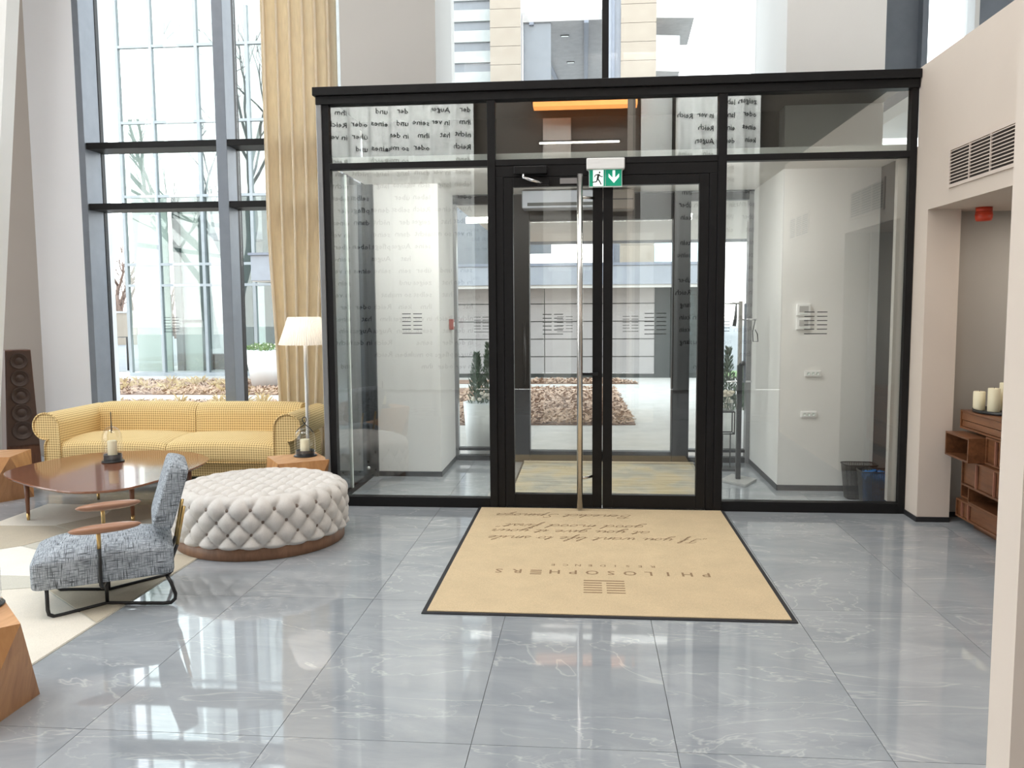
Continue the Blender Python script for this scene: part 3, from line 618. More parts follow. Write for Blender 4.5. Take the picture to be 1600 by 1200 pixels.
for (lx, ly) in ((-3.99,-.59),(-3.20,-.60),(-3.88,.10),(-3.08,.02)):
    x, y = lx+3.58, ly+.33
    lg = MB().lathe([(.012,.055),(.021,.315)], 14, (x,y,0)).build('leg', M['walnut_v'], ct)
    MB().lathe([(.010,0),(.0125,.056)], 14, (x,y,0)).build('brass_tip', M['brass'], lg)
# ottoman (deep buttoned drum)
ot = thing('ottoman', 'large round cream ottoman with deep buttoned sides on a wooden plinth', 'ottoman', (-2.13,-.92,0))
OR, Z0, Z1 = .565, .062, .375
MB().lathe([(.525,.0),(.53,.005),(.53,.07),(.52,.075)], 64).build('plinth', M['plinth'], ot)
NC, RH = 24, .074
def puff(a, b):
    u, v = (a+b), (a-b)
    q = abs(math.sin(PI*u))*abs(math.sin(PI*v)); k = math.cos(PI*u)**2*math.cos(PI*v)**2
    return q**.36-.12*k**8
Z1 = .345; RC = .05; TD = .046
def dmix(d, t): return .72+(d-.72)*t
def side(u, v):
    th = 2*PI*u
    if v < .78: z = Z0+(Z1-RC-Z0)*v/.78; ph = 0; r = OR-TD
    else: ph = (v-.78)/.22*PI/2; z = Z1-RC+RC*math.sin(ph); r = OR-TD-RC+RC*math.cos(ph)
    zz = Z0+(Z1-RC-Z0)*v/.78 if v < .78 else Z1-RC+RC*ph
    d = dmix(puff(u*NC, (zz-.16)/(2*RH)), min(1, (1-v)/.14))
    edge = min(1, v/.10)**.5
    r += TD*d*edge*math.cos(ph)-.02*(1-edge); z += TD*d*math.sin(ph)
    return (r*math.cos(th), r*math.sin(th), z)
m = MB(); m.grid(side, 312, 40, True)
def topf(u, v):
    th = 2*PI*u; r = (OR-TD-RC)*(1-v)
    x, y = r*math.cos(th), r*math.sin(th)
    return (x, y, Z1+TD*dmix(puff(x/.15, y/.15), min(1, v/.06)))
m.grid(topf, 312, 44, True)
body = m.build('tufted_cover', M['linen'], ot)
bt = None
def button(x, y, z, rot):
    global bt
    if bt is None: o = MB().lathe([(.0001,.009),(.009,.007),(.0135,0)], 10).build('button', M['button'], ot); bt = o.data
    else: o = bpy.data.objects.new('button', bt); COL.objects.link(o); o.parent = ot
    o.location = (x, y, z); o.rotation_euler = rot
for j, zz in enumerate((.16, .16+RH, .16+2*RH)):
    for k in range(NC):
        th = 2*PI*(k+.5*(j % 2))/NC; r = OR-TD+.004
        button(r*math.cos(th), r*math.sin(th), zz, (0, PI/2, th))
for i in range(-8, 9):
    for k in range(-8, 9):
        if (i+k) % 2: continue
        x, y = .075*i, .075*k; r = math.hypot(x, y)
        if r < .43: button(x, y, Z1+.004, (0,0,0))
# arm chair
ch = thing('lounge_chair', 'grey tweed lounge chair with wooden paddle armrests on black tube frame', 'chair', (-2.61,-2.43,0), math.radians(28.8))
m = MB()
def seatp(u, v):
    a = 2*PI*u
    sp = lambda x, p: math.copysign(abs(x)**p, x)
    e = .13; b = -PI/2+PI*v
    x = sp(math.cos(b), .16)*sp(math.cos(a), e); y = sp(math.cos(b), .16)*sp(math.sin(a), e); z = sp(math.sin(b), .16)
    z2 = z*.072+(.055*(1-x**4)*(1-y**4) if z > 0 else 0)
    return (.255+.325*x, .235+.245*y, .222+z2+.006*x)
m.grid(seatp, 64, 24, True); m.build('seat_cushion', M['tweed'], ch)
tl = Matrix.Rotation(.30, 3, 'Y')
MB().cushion((.575,.235,.545), (.052,.225,.165), .2, 48, 20, .12, tl).build('back_cushion', M['tweed'], ch)
r = .0095
def sidew(s): return lambda w: .235+s*w
for s in (-1, 1):
    q = sidew(s)
    pts = [(.0,q(.225),.16),(.0,q(.225),.05),(.004,q(.222),.025),(.025,q(.215),.0105),(.06,q(.205),.0105),(.257,q(.115),.0105),(.52,q(.24),.0105),(.555,q(.25),.0125),(.575,q(.252),.03),(.578,q(.25),.055),(.56,q(.235),.11),(.54,q(.22),.15)]
    MB().tube(pts, r, 10).build('runner', M['iron'], ch)
    MB().tube([(.257,q(.115),.012),(.257,q(.115),.15)], r, 10).build('centre_post', M['iron'], ch)
    MB().tube([(.555,q(.09),.15),(.60,q(.09),.27)], r, 10).build('back_post', M['iron'], ch)
    MB().tube([(.60,q(.09),.27),(.64,q(.09),.47)], r*1.05, 10).build('back_post_sleeve', M['brass'], ch)
    po = MB().tube([(.257,q(.115),.14),(.245,q(.25),.135),(.24,q(.262),.15),(.24,q(.262),.335)], r, 10).build('arm_post', M['iron'], ch)
    MB().tube([(.24,q(.262),.335),(.24,q(.262),.43)], r*1.1, 10).build('brass_sleeve', M['brass'], po)
    m = MB()
    def pad(u, v):
        a = 2*PI*u; t = -1+2*v; w = math.sqrt(max(0, 1-abs(t)**2.4))
        return (.27+.165*t, q(.262)+.036*w*math.cos(a), .437+(.026*w*math.sin(a) if math.sin(a) < 0 else .020*w*math.sin(a))+.006*t)
    m.grid(pad, 20, 24, True); m.build('armrest', M['armwood'], ch)
# faceted wooden stools used as side tables
def stool_proto():
    t = thing('side_table', 'x', 'table', (0,0,0), 0, 'faceted wooden side tables')
    h = .36
    Bt = [(.272*math.cos(PI/4+PI/2*k), .272*math.sin(PI/4+PI/2*k), 0) for k in range(4)]
    # T[k] at 90,180,270,0 deg ; Bt[k] at 45,135,225,315 deg
    T = [(.27*math.cos(PI/2*k), .27*math.sin(PI/2*k), h) for k in range(4)]
    V = T+Bt
    for k in range(4):
        a = MB()._add([T[k], Bt[k], T[(k+1)%4], (0,0,h*.5)], [(0,1,2),(0,3,1),(1,3,2),(2,3,0)]); a.build('facet_panel', M['oak'], t)
        a = MB()._add([Bt[k], Bt[(k+1)%4], T[(k+1)%4], (0,0,h*.5)], [(0,1,2),(0,3,1),(1,3,2),(2,3,0)]); a.build('facet_panel', M['oak2'], t)
    MB()._add([(x,y,h-.001) for x,y,_ in T]+[(x,y,h+.001) for x,y,_ in T], [(3,2,1,0),(4,5,6,7)]+[(i,(i+1)%4,4+(i+1)%4,4+i) for i in range(4)]).build('top_panel', M['oakt'], t)
    MB()._add([(x*.98,y*.98,0.0) for x,y,_ in Bt]+[(x*.98,y*.98,.004) for x,y,_ in Bt], [(3,2,1,0),(4,5,6,7)]+[(i,(i+1)%4,4+(i+1)%4,4+i) for i in range(4)]).build('base_panel', M['oak'], t)
    return t
st = stool_proto(); st.location = (-2.335,-3.37,0); st['label'] = 'large faceted oak side table at the picture edge with a glass lantern'
dup(st, (-2.215,.035,0), math.radians(-12), 'small faceted oak side table between sofa arm and glass vestibule')
dup(st, (-4.73,.10,0), math.radians(-32), 'faceted oak side table in front of the tall brown speaker')
# lanterns
def lantern_proto(q=1.0, hq=1.0):
    t = thing('lantern', 'x', 'lantern', (0,0,0), 0, 'glass dome lanterns')
    def sc(P_): return [(r*q if r > .001 else r, z*hq) for r, z in P_]
    MB().lathe(sc([(.0001,.0),(.086,.0),(.089,.004),(.086,.008),(.070,.010),(.070,.048),(.067,.048),(.066,.012),(.0001,.012)]), 32).build('base_tray', M['iron'], t)
    MB().lathe(sc([(.076,.010),(.078,.05),(.078,.14),(.073,.172),(.059,.196),(.036,.212),(.012,.219),(.0001,.220)]), 40).build('glass_dome', M['glass_l'], t)
    MB().lathe(sc([(.0001,.012),(.036,.012),(.037,.016),(.037,.128),(.033,.132),(.008,.129),(.0001,.129)]), 24).build('candle', M['candle'], t)
    pts = [(-.066*q,0,.185*hq),(-.045*q,0,.215*hq),(-.015,0,.235*hq),(.010,0,.262*hq),(.018,0,.283*hq),(.012,0,.300*hq),(.0,0,.306*hq),(-.012,0,.298*hq),(-.016,0,.280*hq),(-.004,0,.258*hq),(.02,0,.234*hq),(.046*q,0,.212*hq),(.066*q,0,.185*hq)]
    MB().tube(pts, .0032, 8).build('wire_handle', M['iron'], t)
    return t
ln = lantern_proto(.93, 1.25); ln.location = (-3.63,-.09,.341); ln.rotation_euler = (0,0,PI/2+.5); ln['label'] = 'glass dome lantern with ivory candle on the walnut coffee table'
ln2 = lantern_proto(); ln2.location = (-2.185,.12,.362); ln2.rotation_euler = (0,0,.1); ln2['label'] = 'squat glass dome lantern with ivory candle on the side table beside the sofa arm'
dup(ln2, (-2.345,-3.215,.362), 1.2, 'cut-off glass dome lantern on the large faceted side table')
# speaker
sk = thing('speaker', 'tall tapering dark brown loudspeaker with round drivers beside the white pier', 'speaker', (-5.45,1.42,0), math.radians(46))
def taper(z): return .148-.040*z/1.13
m = MB(); V = []
for z in (0, 1.13):
    w = taper(z); V += [(-w,-.10,z),(w,-.10,z),(w,.12,z),(-w,.12,z)]
m._add(V, [(3,2,1,0),(4,5,6,7),(0,1,5,4),(1,2,6,5),(2,3,7,6),(3,0,4,7)]); m.build('cabinet', M['speaker'], sk, bevel=.006)
m = MB(); V = []
for y in (-.112, -.10):
    for z in (.22, 1.118):
        w = taper(z)-.008; V += [(-w,y,z),(w,y,z)]
m._add(V, [(0,1,3,2),(4,6,7,5),(0,4,5,1),(2,3,7,6),(0,2,6,4),(1,5,7,3)]); m.build('baffle', M['baffle'], sk)
for k in range(5):
    z = 1.025-k*.165; rr_ = .076+.004*k
    d = MB().lathe([(rr_,.0),(rr_,.008),(rr_*.9,.010),(rr_*.84,.004),(rr_*.5,-.004),(rr_*.42,.004),(.0001,.010)], 28).build('driver', M['cone'], sk)
    d.location = (0,-.113,z); d.rotation_euler = (PI/2,0,0)
# floor lamp
lp = thing('floor_lamp', 'white floor lamp with wide pleated shade between sofa arm and vestibule', 'lamp', (-2.265,.42,0))
MB().lathe([(.0001,0),(.12,0),(.12,.012),(.02,.02),(.0001,.02)], 32).build('base', M['plastic'], lp)
MB().tube([(0,0,.015),(0,0,1.40)], .012, 14).build('pole', M['plastic'], lp)
m = MB(); npl = 66
m.lathe([(.208,1.215),(.130,1.435)], npl*2, wob=lambda k: 1.0 if k % 2 else .972); sh = m.build('shade', M['shade'], lp)
sh.data.polygons.foreach_set('use_smooth', [False]*len(sh.data.polygons))
MB().tube([(.03,-.03,1.25),(.03,-.03,.62)], .0015, 6).build('pull_cord', M['plastic'], lp)
bulb = bpy.data.lights.new('lamp_bulb', 'POINT'); bulb.energy = 2.2; bulb.color = (1,.95,.88); bulb.shadow_soft_size = .03
bo = bpy.data.objects.new('lamp_bulb', bulb); COL.objects.link(bo); bo.parent = lp; bo.location = (0,0,1.33)
# curtain
cu = thing('curtain', 'floor-length beige curtain hanging in deep folds beside the tall window', 'curtain', (-2.68,1.64,0))
def cfn(u, v):
    z = .02+6.4*v
    wid = .72 if z > 2.2 else .50+.22*max(0, (z-.5)/1.7)
    wid = max(wid, .50); cen = .0 if z > 2.2 else -.02*(2.2-z)
    x = cen+(u-.5)*wid
    y = .09*math.sin(2*PI*6*u+.4)*(1+.12*math.sin(3*u+z*.6))
    x += .02*math.sin(4*PI*6*u+.6)
    return (x, y, z)
MB().grid(cfn, 150, 26).build('cloth', M['curtain'], cu).modifiers.new('thickness', 'SOLIDIFY').thickness = .006
MB().tube([(-.5,0,6.45),(.45,0,6.45)], .015, 10).build('rail', M['iron'], cu)
# rug
rg = thing('rug', 'patchwork rug in cream and sand under chair and coffee table', 'rug', (-3.27,-2.0,0))
def patch(name, pts, mat, z=.006):
    return MB().poly([(x+3.27, y+2.0) for x, y in pts], 'z', 0, z).build(name, M[mat], rg)
RXa, RXb, RYa, RYb = -4.18, -2.345, -3.9, -.09
patch('binding', [(RXa,RYa),(RXb,RYa),(RXb,RYb),(RXa,RYb)], 'rug4', .0035)
e_ = .006
patch('patch', [(RXa+e_,-.75),(-3.70,-.72),(-3.52,-.40),(-3.62,RYb-e_),(RXa+e_,RYb-e_)], 'rug1')
patch('patch', [(-3.52,-.40),(-3.69,-.72),(-3.46,-.86),(-2.95,-.30),(-2.98,RYb-e_),(-3.61,RYb-e_)], 'rug2')
patch('patch', [(RXa+e_,-.76),(-3.70,-.73),(-3.46,-.87),(-3.60,-1.22),(RXa+e_,-1.75)], 'rug2')
patch('patch', [(-3.59,-1.22),(-3.45,-.87),(-2.94,-.30),(-2.97,RYb-e_),(RXb-e_,RYb-e_),(RXb-e_,-1.30),(-3.1,-1.45)], 'rug4')
patch('patch', [(-3.60,-1.23),(-3.11,-1.46),(-2.98,-1.80),(-3.26,-1.80),(RXa+e_,-1.77)], 'rug3')
patch('patch', [(-3.26,-1.81),(-2.98,-1.81),(-2.95,-1.97),(RXa+e_,-2.35),(RXa+e_,-1.78)], 'rug4')
patch('patch', [(-3.10,-1.455),(RXb-e_,-1.305),(RXb-e_,-2.45),(-2.94,-1.97)], 'rug2')
patch('patch', [(-2.95,-1.98),(RXb-e_,-2.46),(RXb-e_,-3.0),(RXa+e_,RYa+e_),(RXa+e_,-2.36)], 'rug1')
patch('patch', [(RXb-e_,-3.01),(RXb-e_,RYa+e_),(RXa+.02,RYa+e_)], 'rug3')
# door mat
dm = thing('doormat', 'large beige entrance mat with brown lettering and black rubber rim', 'mat', (.09,-1.105,0))
B(-.905,-1.11,.0,.905,1.098,.006).build('rubber_rim', M['matedge'], dm, bevel=.002)
pl_ = B(-.88,-1.085,.004,.88,1.085,.010).build('pile', M['matpile'], dm)
def flat_text(v, f, cx, cy, m, sc=1.0, sq=1.0):
    # reads from the door side: x and y both reversed
    m._add([(cx-p[0]*sc-.09, cy-p[1]*sc*sq+1.105, .0106) for p in v], [tuple(q) for q in f])
m = MB()
letters = 'PHILOSOPH_RS'; xs = [.66-.1055*k for k in range(12)]
for c, x in zip(letters, xs):
    if c == '_':
        for k in range(3): m.box(x-.032-.09,-1.515-k*.032-.008+1.105,.0100,x+.032-.09,-1.515-k*.032+.006+1.105,.0106)
    else:
        v, f = text_mesh(c, .098, 1, 0, 'CENTER', .0012); flat_text(v, f, x, -1.505, m, 1.0)
for c, x in zip('RESIDENCE', [.375-.0715*k for k in range(9)]):
    v, f = text_mesh(c, .05, 1, 0, 'CENTER', .0006); flat_text(v, f, x, -1.39, m)
for k in range(5):
    y = -1.87+.0385*k
    m.box(-.02-.09,y-.007+1.105,.0100,.078-.09,y+.007+1.105,.0106); m.box(.102-.09,y-.007+1.105,.0100,.20-.09,y+.007+1.105,.0106)
m.box(-.02-.09,-1.677-.007+1.105,.0100,.20-.09,-1.677+.007+1.105,.0106)
m.build('lettering', M['matink'], dm)
CUR = {   # single-stroke handwriting: (advance, strokes); x-height 1
 'a': (1.2, [[(.9,.9),(.5,1),(.1,.6),(.15,.1),(.5,.05),(.85,.5),(.9,.95),(.85,.3),(1.0,.02),(1.25,.2)]]),
 'c': (1.0, [[(.85,.85),(.5,1),(.1,.5),(.3,.02),(.7,.05),(1.05,.25)]]), 'd': (1.2, [[(.85,.8),(.5,1),(.1,.5),(.3,.02),(.7,.2),(1.05,2.1),(.9,.3),(1.0,.02),(1.25,.2)]]),
 'e': (.95, [[(-.05,.2),(.5,.6),(.7,.9),(.4,1),(.15,.5),(.3,.05),(.7,.05),(1.0,.25)]]), 'f': (.9, [[(.0,.2),(.5,1.2),(.7,2.1),(.45,2.0),(.3,0),(.1,-1.1),(.35,-.8),(.4,.1),(.95,.25)],[(.1,.95),(.75,1.02)]]),
 'g': (1.15, [[(.85,.85),(.5,1),(.1,.55),(.3,.05),(.7,.3),(.85,.95),(.7,-.6),(.3,-1.1),(.1,-.8),(.7,-.1),(1.2,.25)]]), 'i': (.6, [[(-.05,.2),(.3,1),(.22,.2),(.35,.02),(.65,.2)],[(.42,1.45),(.47,1.5)]]),
 'l': (.7, [[(-.05,.2),(.5,1.5),(.5,2.1),(.3,1.8),(.2,.3),(.35,.02),(.75,.2)]]), 'm': (1.9, [[(-.05,.3),(.2,1),(.12,0),(.2,.6),(.55,1),(.65,.7),(.6,0),(.7,.6),(1.05,1),(1.2,.7),(1.2,.15),(1.4,.02),(1.95,.2)]]),
 'n': (1.3, [[(-.05,.3),(.2,1),(.12,0),(.2,.6),(.55,1),(.7,.75),(.68,.15),(.85,.02),(1.35,.2)]]), 'o': (1.0, [[(.6,1),(.2,.85),(.1,.4),(.3,.02),(.65,.15),(.75,.65),(.5,1),(.75,.85),(1.05,.8)]]),
 'p': (1.15, [[(-.05,.2),(.3,1.1),(.05,-1.1),(.3,.6),(.6,1),(.85,.7),(.7,.1),(.35,.05),(.8,.1),(1.2,.25)]]), 'r': (.85, [[(-.05,.2),(.25,1.05),(.35,.85),(.65,.85),(.5,.25),(.6,.02),(.9,.2)]]),
 's': (.85, [[(-.05,.2),(.35,1.05),(.4,.7),(.6,.3),(.4,.02),(.1,.1),(.5,.05),(.9,.2)]]), 't': (.75, [[(-.05,.2),(.4,1.7),(.25,.3),(.4,.02),(.8,.2)],[(.0,1.15),(.7,1.22)]]), 'u': (1.25, [[(-.05,.3),(.2,1),(.12,.3),(.3,.02),(.65,.3),(.85,1),(.78,.25),(.95,.02),(1.3,.2)]]),
 'v': (1.1, [[(-.05,.5),(.2,1),(.3,.1),(.45,.05),(.8,.9),(.75,1),(1.15,.8)]]), 'w': (1.6, [[(-.05,.5),(.15,1),(.2,.15),(.45,.05),(.75,.9),(.75,.15),(1.0,.05),(1.3,.9),(1.25,1),(1.65,.8)]]), 'y': (1.2, [[(-.05,.3),(.2,1),(.15,.3),(.35,.05),(.75,.5),(.85,1),(.65,-.6),(.3,-1.1),(.1,-.8),(.7,-.1),(1.25,.25)]]),
 'z': (1.0, [[(-.05,.6),(.2,1),(.75,.95),(.15,.05),(.6,.05),(.5,-.7),(.2,-1),(.5,-.2),(1.05,.25)]]), 'I': (1.4, [[(.1,1.6),(.5,2.1),(1.3,2.0)],[(.8,2.05),(.55,.2),(.2,0),(-.1,.3)],[(.2,1.0),(.9,1.1)]]),
 'B': (1.6, [[(.4,2.0),(.2,0)],[(-.1,1.6),(.5,2.2),(1.2,1.9),(1.0,1.3),(.4,1.15),(1.1,.9),(1.1,.2),(.5,-.05),(.1,.2)]]), 'S': (1.5, [[(1.2,1.7),(.9,2.15),(.4,1.9),(.5,1.3),(.9,.8),(.8,.1),(.2,-.05),(-.1,.35)]]),
 ' ': (.9, []), '\u201e': (.7, [[(.2,.1),(.1,-.3)],[(.45,.1),(.35,-.3)]]), '\u201c': (.7, [[(.2,1.9),(.1,1.5)],[(.45,1.9),(.35,1.5)]])}
def spline(P_, k=4):
    if len(P_) < 3: return P_
    o = []
    for i in range(len(P_)-1):
        p0, p1, p2, p3 = P_[max(0,i-1)], P_[i], P_[i+1], P_[min(len(P_)-1,i+2)]
        for q in range(k):
            t = q/k
            o.append(tuple(.5*((2*p1[c])+(p2[c]-p0[c])*t+(2*p0[c]-5*p1[c]+4*p2[c]-p3[c])*t*t+(3*p1[c]-p0[c]-3*p2[c]+p3[c])*t**3) for c in (0,1)))
    return o+[P_[-1]]
m = MB()
for body_, xr, y, W_ in (('\u201eIf you want life to smile', .765, -.80, 1.40), ('at you give it your', .42, -.635, 1.05), ('good mood first\u201c', .39, -.49, .99), ('Benedict Spinoza', .32, -.20, .97)):
    tot = sum(CUR[c][0] for c in body_); k = W_/tot; hk = .048; x0 = 0
    for c in body_:
        for st_ in CUR[c][1]:
            pts = [((x0+px)*k+py*hk*.45, py*hk) for px, py in spline(st_)]
            V = []
            for a in range(len(pts)):
                p, q = Vector(pts[max(0,a-1)]), Vector(pts[min(len(pts)-1,a+1)]); d = (q-p); n_ = Vector((-d.y, d.x)).normalized()*.0034
                for sg_ in (1, -1): V.append((xr-(pts[a][0]+sg_*n_.x)-.09, y-(pts[a][1]+sg_*n_.y)+1.105, .0106))
            m._add(V, [(2*a,2*a+1,2*a+3,2*a+2) for a in range(len(pts)-1)])
        x0 += CUR[c][0]
m.build('script_lettering', M['matink'], dm)
# ------------------------------------------------------------------ sideboard in the niche (faces -x, runs towards the camera)
sb = thing('sideboard', 'brown wooden sideboard of shifted open boxes and drawers in the niche', 'sideboard', (2.525,-.85,0))
def sbox(y0, y1, z0, z1, x0=0., x1=.42, t=.012, name='box_unit', parent=None, front=None):
    """open carcass seen from -x with optional set-back fronts"""
    m = MB(); m.box(x0,y0,z0,x1,y1,z0+t); m.box(x0,y0,z1-t,x1,y1,z1); m.box(x0,y0,z0+t,x1,y0+t,z1-t); m.box(x0,y1-t,z0+t,x1,y1,z1-t)
    u = m.build(name, M['sideb'], parent or sb)
    B(x1-.012,y0+t,z0+t,x1,y1-t,z1-t).build('back_panel', M['sideb_in'], u)
    if front:
        for (a, b_) in front:
            f = B(x0+.012,a+.004,z0+t+.003,x0+.030,b_-.004,z1-t-.003).build('drawer_front', M['sideb'], u)
            # pale edge strip beside each drawer front
            B(x0-.002,a-.004,z0+t,x0+.012,a+.004,z1-t).build('edge_strip', M['edgewood'], u)
    return u
yo = .85
def yy(a): return a+yo
sbox(yy(-1.5), yy(-.25), .665, .79, front=None, name='top_unit')
B(.01,yy(-1.5)+.013,.68,.03,yy(-.25)-.013,.72).build('drawer_front', M['sideb'], sb); B(.006,yy(-1.5)+.013,.725,.03,yy(-.25)-.013,.775).build('drawer_front', M['sideb'], sb)
sbox(yy(-.62), yy(-.27), .485, .645, x0=-.10, name='shifted_open_box')
sbox(yy(-1.5), yy(-.63), .485, .66, front=[(yy(-.76),yy(-.64)),(yy(-.92),yy(-.77)),(yy(-1.48),yy(-.93))])
sbox(yy(-1.5), yy(-.37), .30, .48, x0=-.03, front=[(yy(-.58),yy(-.38)),(yy(-.82),yy(-.59)),(yy(-1.48),yy(-.83))])
sbox(yy(-.37)+.004, yy(-.33), .30, .47, x0=.05, name='side_rail')
sbox(yy(-.40), yy(-.235), .185, .315, x0=.03, name='small_open_box')
sbox(yy(-1.5), yy(-.41), .18, .295, x0=.0, name='open_shelf')
sbox(yy(-1.5), yy(-.235), .055, .178, x0=.0, front=[(yy(-.325),yy(-.245)),(yy(-.42),yy(-.33)),(yy(-1.48),yy(-.43))])
B(.07,yy(-1.48),0,.40,yy(-.36),.055).build('plinth', M['sideb'], sb)
ty = thing('tray', 'black oval tray carrying candles on top of the sideboard', 'tray', (2.69,-.45,.79))
m = MB(); m.lathe([(.0001,0),(.98,0),(1.0,.004),(1.0,.022),(.975,.022),(.965,.006),(.0001,.006)], 40)
m.v = [(x*.155, y*.20, z) for x, y, z in m.v]; m.build('tray_body', M['iron'], ty)
def candle(x, y, h, label, r=.036):
    t = thing('candle', label, 'candle', (x,y,.7965), 0, 'ivory pillar candles on the sideboard')
    MB().lathe([(.0001,0),(r,0),(r+.001,.004),(r+.001,h-.004),(r-.003,h),(.01,h-.004),(.0001,h-.004)], 24).build('wax', M['candle'], t)
    MB().tube([(0,0,h-.005),(0,0,h+.008)], .0012, 5).build('wick', M['iron'], t)
candle(2.605,-.335,.125, 'short ivory pillar candle standing alone on the black tray')
candle(2.655,-.43,.155, 'taller ivory pillar candle half hidden by the partition edge')
candle(2.755,-.37,.185, 'tallest ivory pillar candle behind its neighbour on the black tray')
al = thing('fire_sounder', 'red fire alarm sounder hanging from the niche ceiling', 'alarm', (2.60,-.30,2.135))
MB().lathe([(.0001,-.0),(.05,-.0),(.05,-.028),(.046,-.03)], 24).build('base', M['red'], al)
MB().lathe([(.052,-.03),(.052,-.07),(.046,-.088),(.0001,-.09)], 24).build('horn', M['red'], al)
MB().lathe([(.054,-.045),(.054,-.055),(.053,-.056)], 24).build('rib_ring', M['red'], al)
# ------------------------------------------------------------------ exit sign
ex = thing('exit_sign', 'green and white emergency exit sign mounted above the double door', 'sign', (.125,-.004,2.36))
B(-.135,-.075,.11,.135,.0,.19).build('housing', M['plastic'], ex, bevel=.008)
MB().poly([(-.125,.112),(.125,.112),(.118,.095),(.118,-.012),(-.118,-.012),(-.118,.095)], 'y', -.044, -.034).build('light_panel', M['edge'], ex)
B(-.113,-.047,-.004,-.002,-.0435,.109).build('sign_plate', M['green'], ex); B(.002,-.047,-.004,.113,-.0435,.109).build('sign_plate', M['green'], ex)
B(-.088,-.0485,-.003,-.014,-.0465,.108).build('doorway', M['pict'], ex)
def sg(m, pts): return m.poly(pts, 'y', -.0505, -.0485)
def limb(m, a, b, w):
    d = Vector((b[0]-a[0], b[1]-a[1])); n_ = Vector((-d.y, d.x)).normalized()*w/2
    sg(m, [(a[0]+n_.x,a[1]+n_.y),(a[0]-n_.x,a[1]-n_.y),(b[0]-n_.x,b[1]-n_.y),(b[0]+n_.x,b[1]+n_.y)])
m = MB(); sg(m, [(-.042+.0065*math.cos(2*PI*k/14), .091+.0065*math.sin(2*PI*k/14)) for k in range(14)])
limb(m,(-.048,.080),(-.056,.046),.015); limb(m,(-.048,.078),(-.072,.073),.007); limb(m,(-.072,.073),(-.078,.058),.006); limb(m,(-.046,.077),(-.033,.062),.007); limb(m,(-.033,.062),(-.018,.062),.006)
limb(m,(-.055,.048),(-.041,.028),.009); limb(m,(-.041,.028),(-.03,.006),.008); limb(m,(-.057,.046),(-.063,.027),.009); limb(m,(-.063,.027),(-.092,.023),.007)
m.build('running_figure', M['pictdark'], ex)
m = MB(); sg(m, [(.05,.104),(.068,.104),(.068,.052),(.088,.072),(.096,.082),(.096,.058),(.059,.016),(.022,.058),(.022,.082),(.030,.072),(.05,.052)])
m.build('arrow', M['pict'], ex)
# ------------------------------------------------------------------ things inside the vestibule
cm = thing('carpet_mat', 'grey striped entrance carpet on the vestibule floor behind the doors', 'mat', (.15,1.17,0))
B(-.76,-1.0,0,.85,.66,.009).build('pile', M['carpet'], cm); MB().tube([(-.76,.66,.014),(.85,.66,.014)], .014, 10).build('rolled_edge', M['rug2'], cm)
m = MB(); m.box(.85,-1.0,0,.865,.66,.011); m.box(-.775,-1.0,0,-.76,.66,.011); m.build('edge_strip', M['matedge'], cm)
def wallbox(name, label, cat, x, z, w, h, d, face, group=None, extra=None):
    t = thing(name, label, cat, (x,.749,z), 0, group)
    B(-w/2,-d,-h/2,w/2,.0,h/2).build('housing', M['plastic'], t, bevel=.004)
    if extra: extra(t)
def scr(t): B(-.035,-.024,-.018,.035,-.0195,.03).build('display', M['greyscreen'], t); B(-.03,-.0235,-.035,.03,-.0195,-.028).build('button_row', M['edge'], t)
wallbox('room_thermostat', 'white wall thermostat with grey display, upper one of the pair', 'thermostat', 1.715, 1.465, .11, .095, .02, None, 'wall thermostats', scr)
wallbox('room_thermostat', 'white wall thermostat with grey display, below the first one', 'thermostat', 1.715, 1.355, .11, .095, .02, None, 'wall thermostats', scr)
def soc(t):
    for q in (-.035, 0, .035):
        b_ = MB().lathe([(.014,0),(.014,.002),(.012,.003),(.012,-.002),(.0001,-.002)], 16).build('socket_well', M['edge'], t); b_.rotation_euler = (PI/2,0,0); b_.location = (q,-.0125,0)
wallbox('wall_socket', 'white triple wall socket at hip height behind the glass', 'socket', 1.80, .955, .125, .05, .012, None, 'white wall sockets', soc)
wallbox('wall_socket', 'white triple wall socket nearer the floor behind the glass', 'socket', 1.775, .625, .125, .05, .012, None, 'white wall sockets', soc)
cp = thing('fire_call_point', 'small dull red fire call point on the column side in the vestibule', 'alarm', (-1.295,1.69,1.345))
B(0,-.035,-.05,.04,.035,.05).build('housing', M['callred'], cp, bevel=.006); B(.040,-.02,-.02,.045,.02,.02).build('press_plate', M['plastic'], cp); MB().tube([(.02,0,-.05),(.02,.0,-.17)], .002, 6).build('seal_cord', M['greyscreen'], cp)
us = thing('umbrella_bag_stand', 'tall black and steel stand with hooks and square foot behind glass', 'stand', (1.285,1.09,0))
o = MB().poly([(-.155,-.03),(.02,-.25),(.165,.02),(-.01,.235)], 'z', 0, .022).build('foot_plate', M['greyscreen'], us, bevel=.004)
B(-.02,-.02,.022,.02,.02,1.0).build('lower_post', M['iron'], us, bevel=.003); B(-.018,-.016,1.0,.014,.016,1.54).build('upper_post', M['steel'], us, bevel=.003)
B(.03,-.01,.85,.048,.01,1.52).build('side_rod', M['alu'], us)
MB().tube([(0,0,1.0),(.03,-.03,1.02)], .02, 10).build('clamp', M['iron'], us)
for z, a, b_ in ((1.52,-.13,.0),(1.385,.0,.135),(.86,-.11,.10)): MB().tube([(a,0,z),(b_,0,z)], .008, 8).build('hook_arm', M['chrome'], us)
MB().tube([(-.04,-.02,1.52),(-.045,-.02,1.40),(-.055,-.02,1.33)], [.006,.014,.016], 8).build('hanging_cover', M['iron'], us)
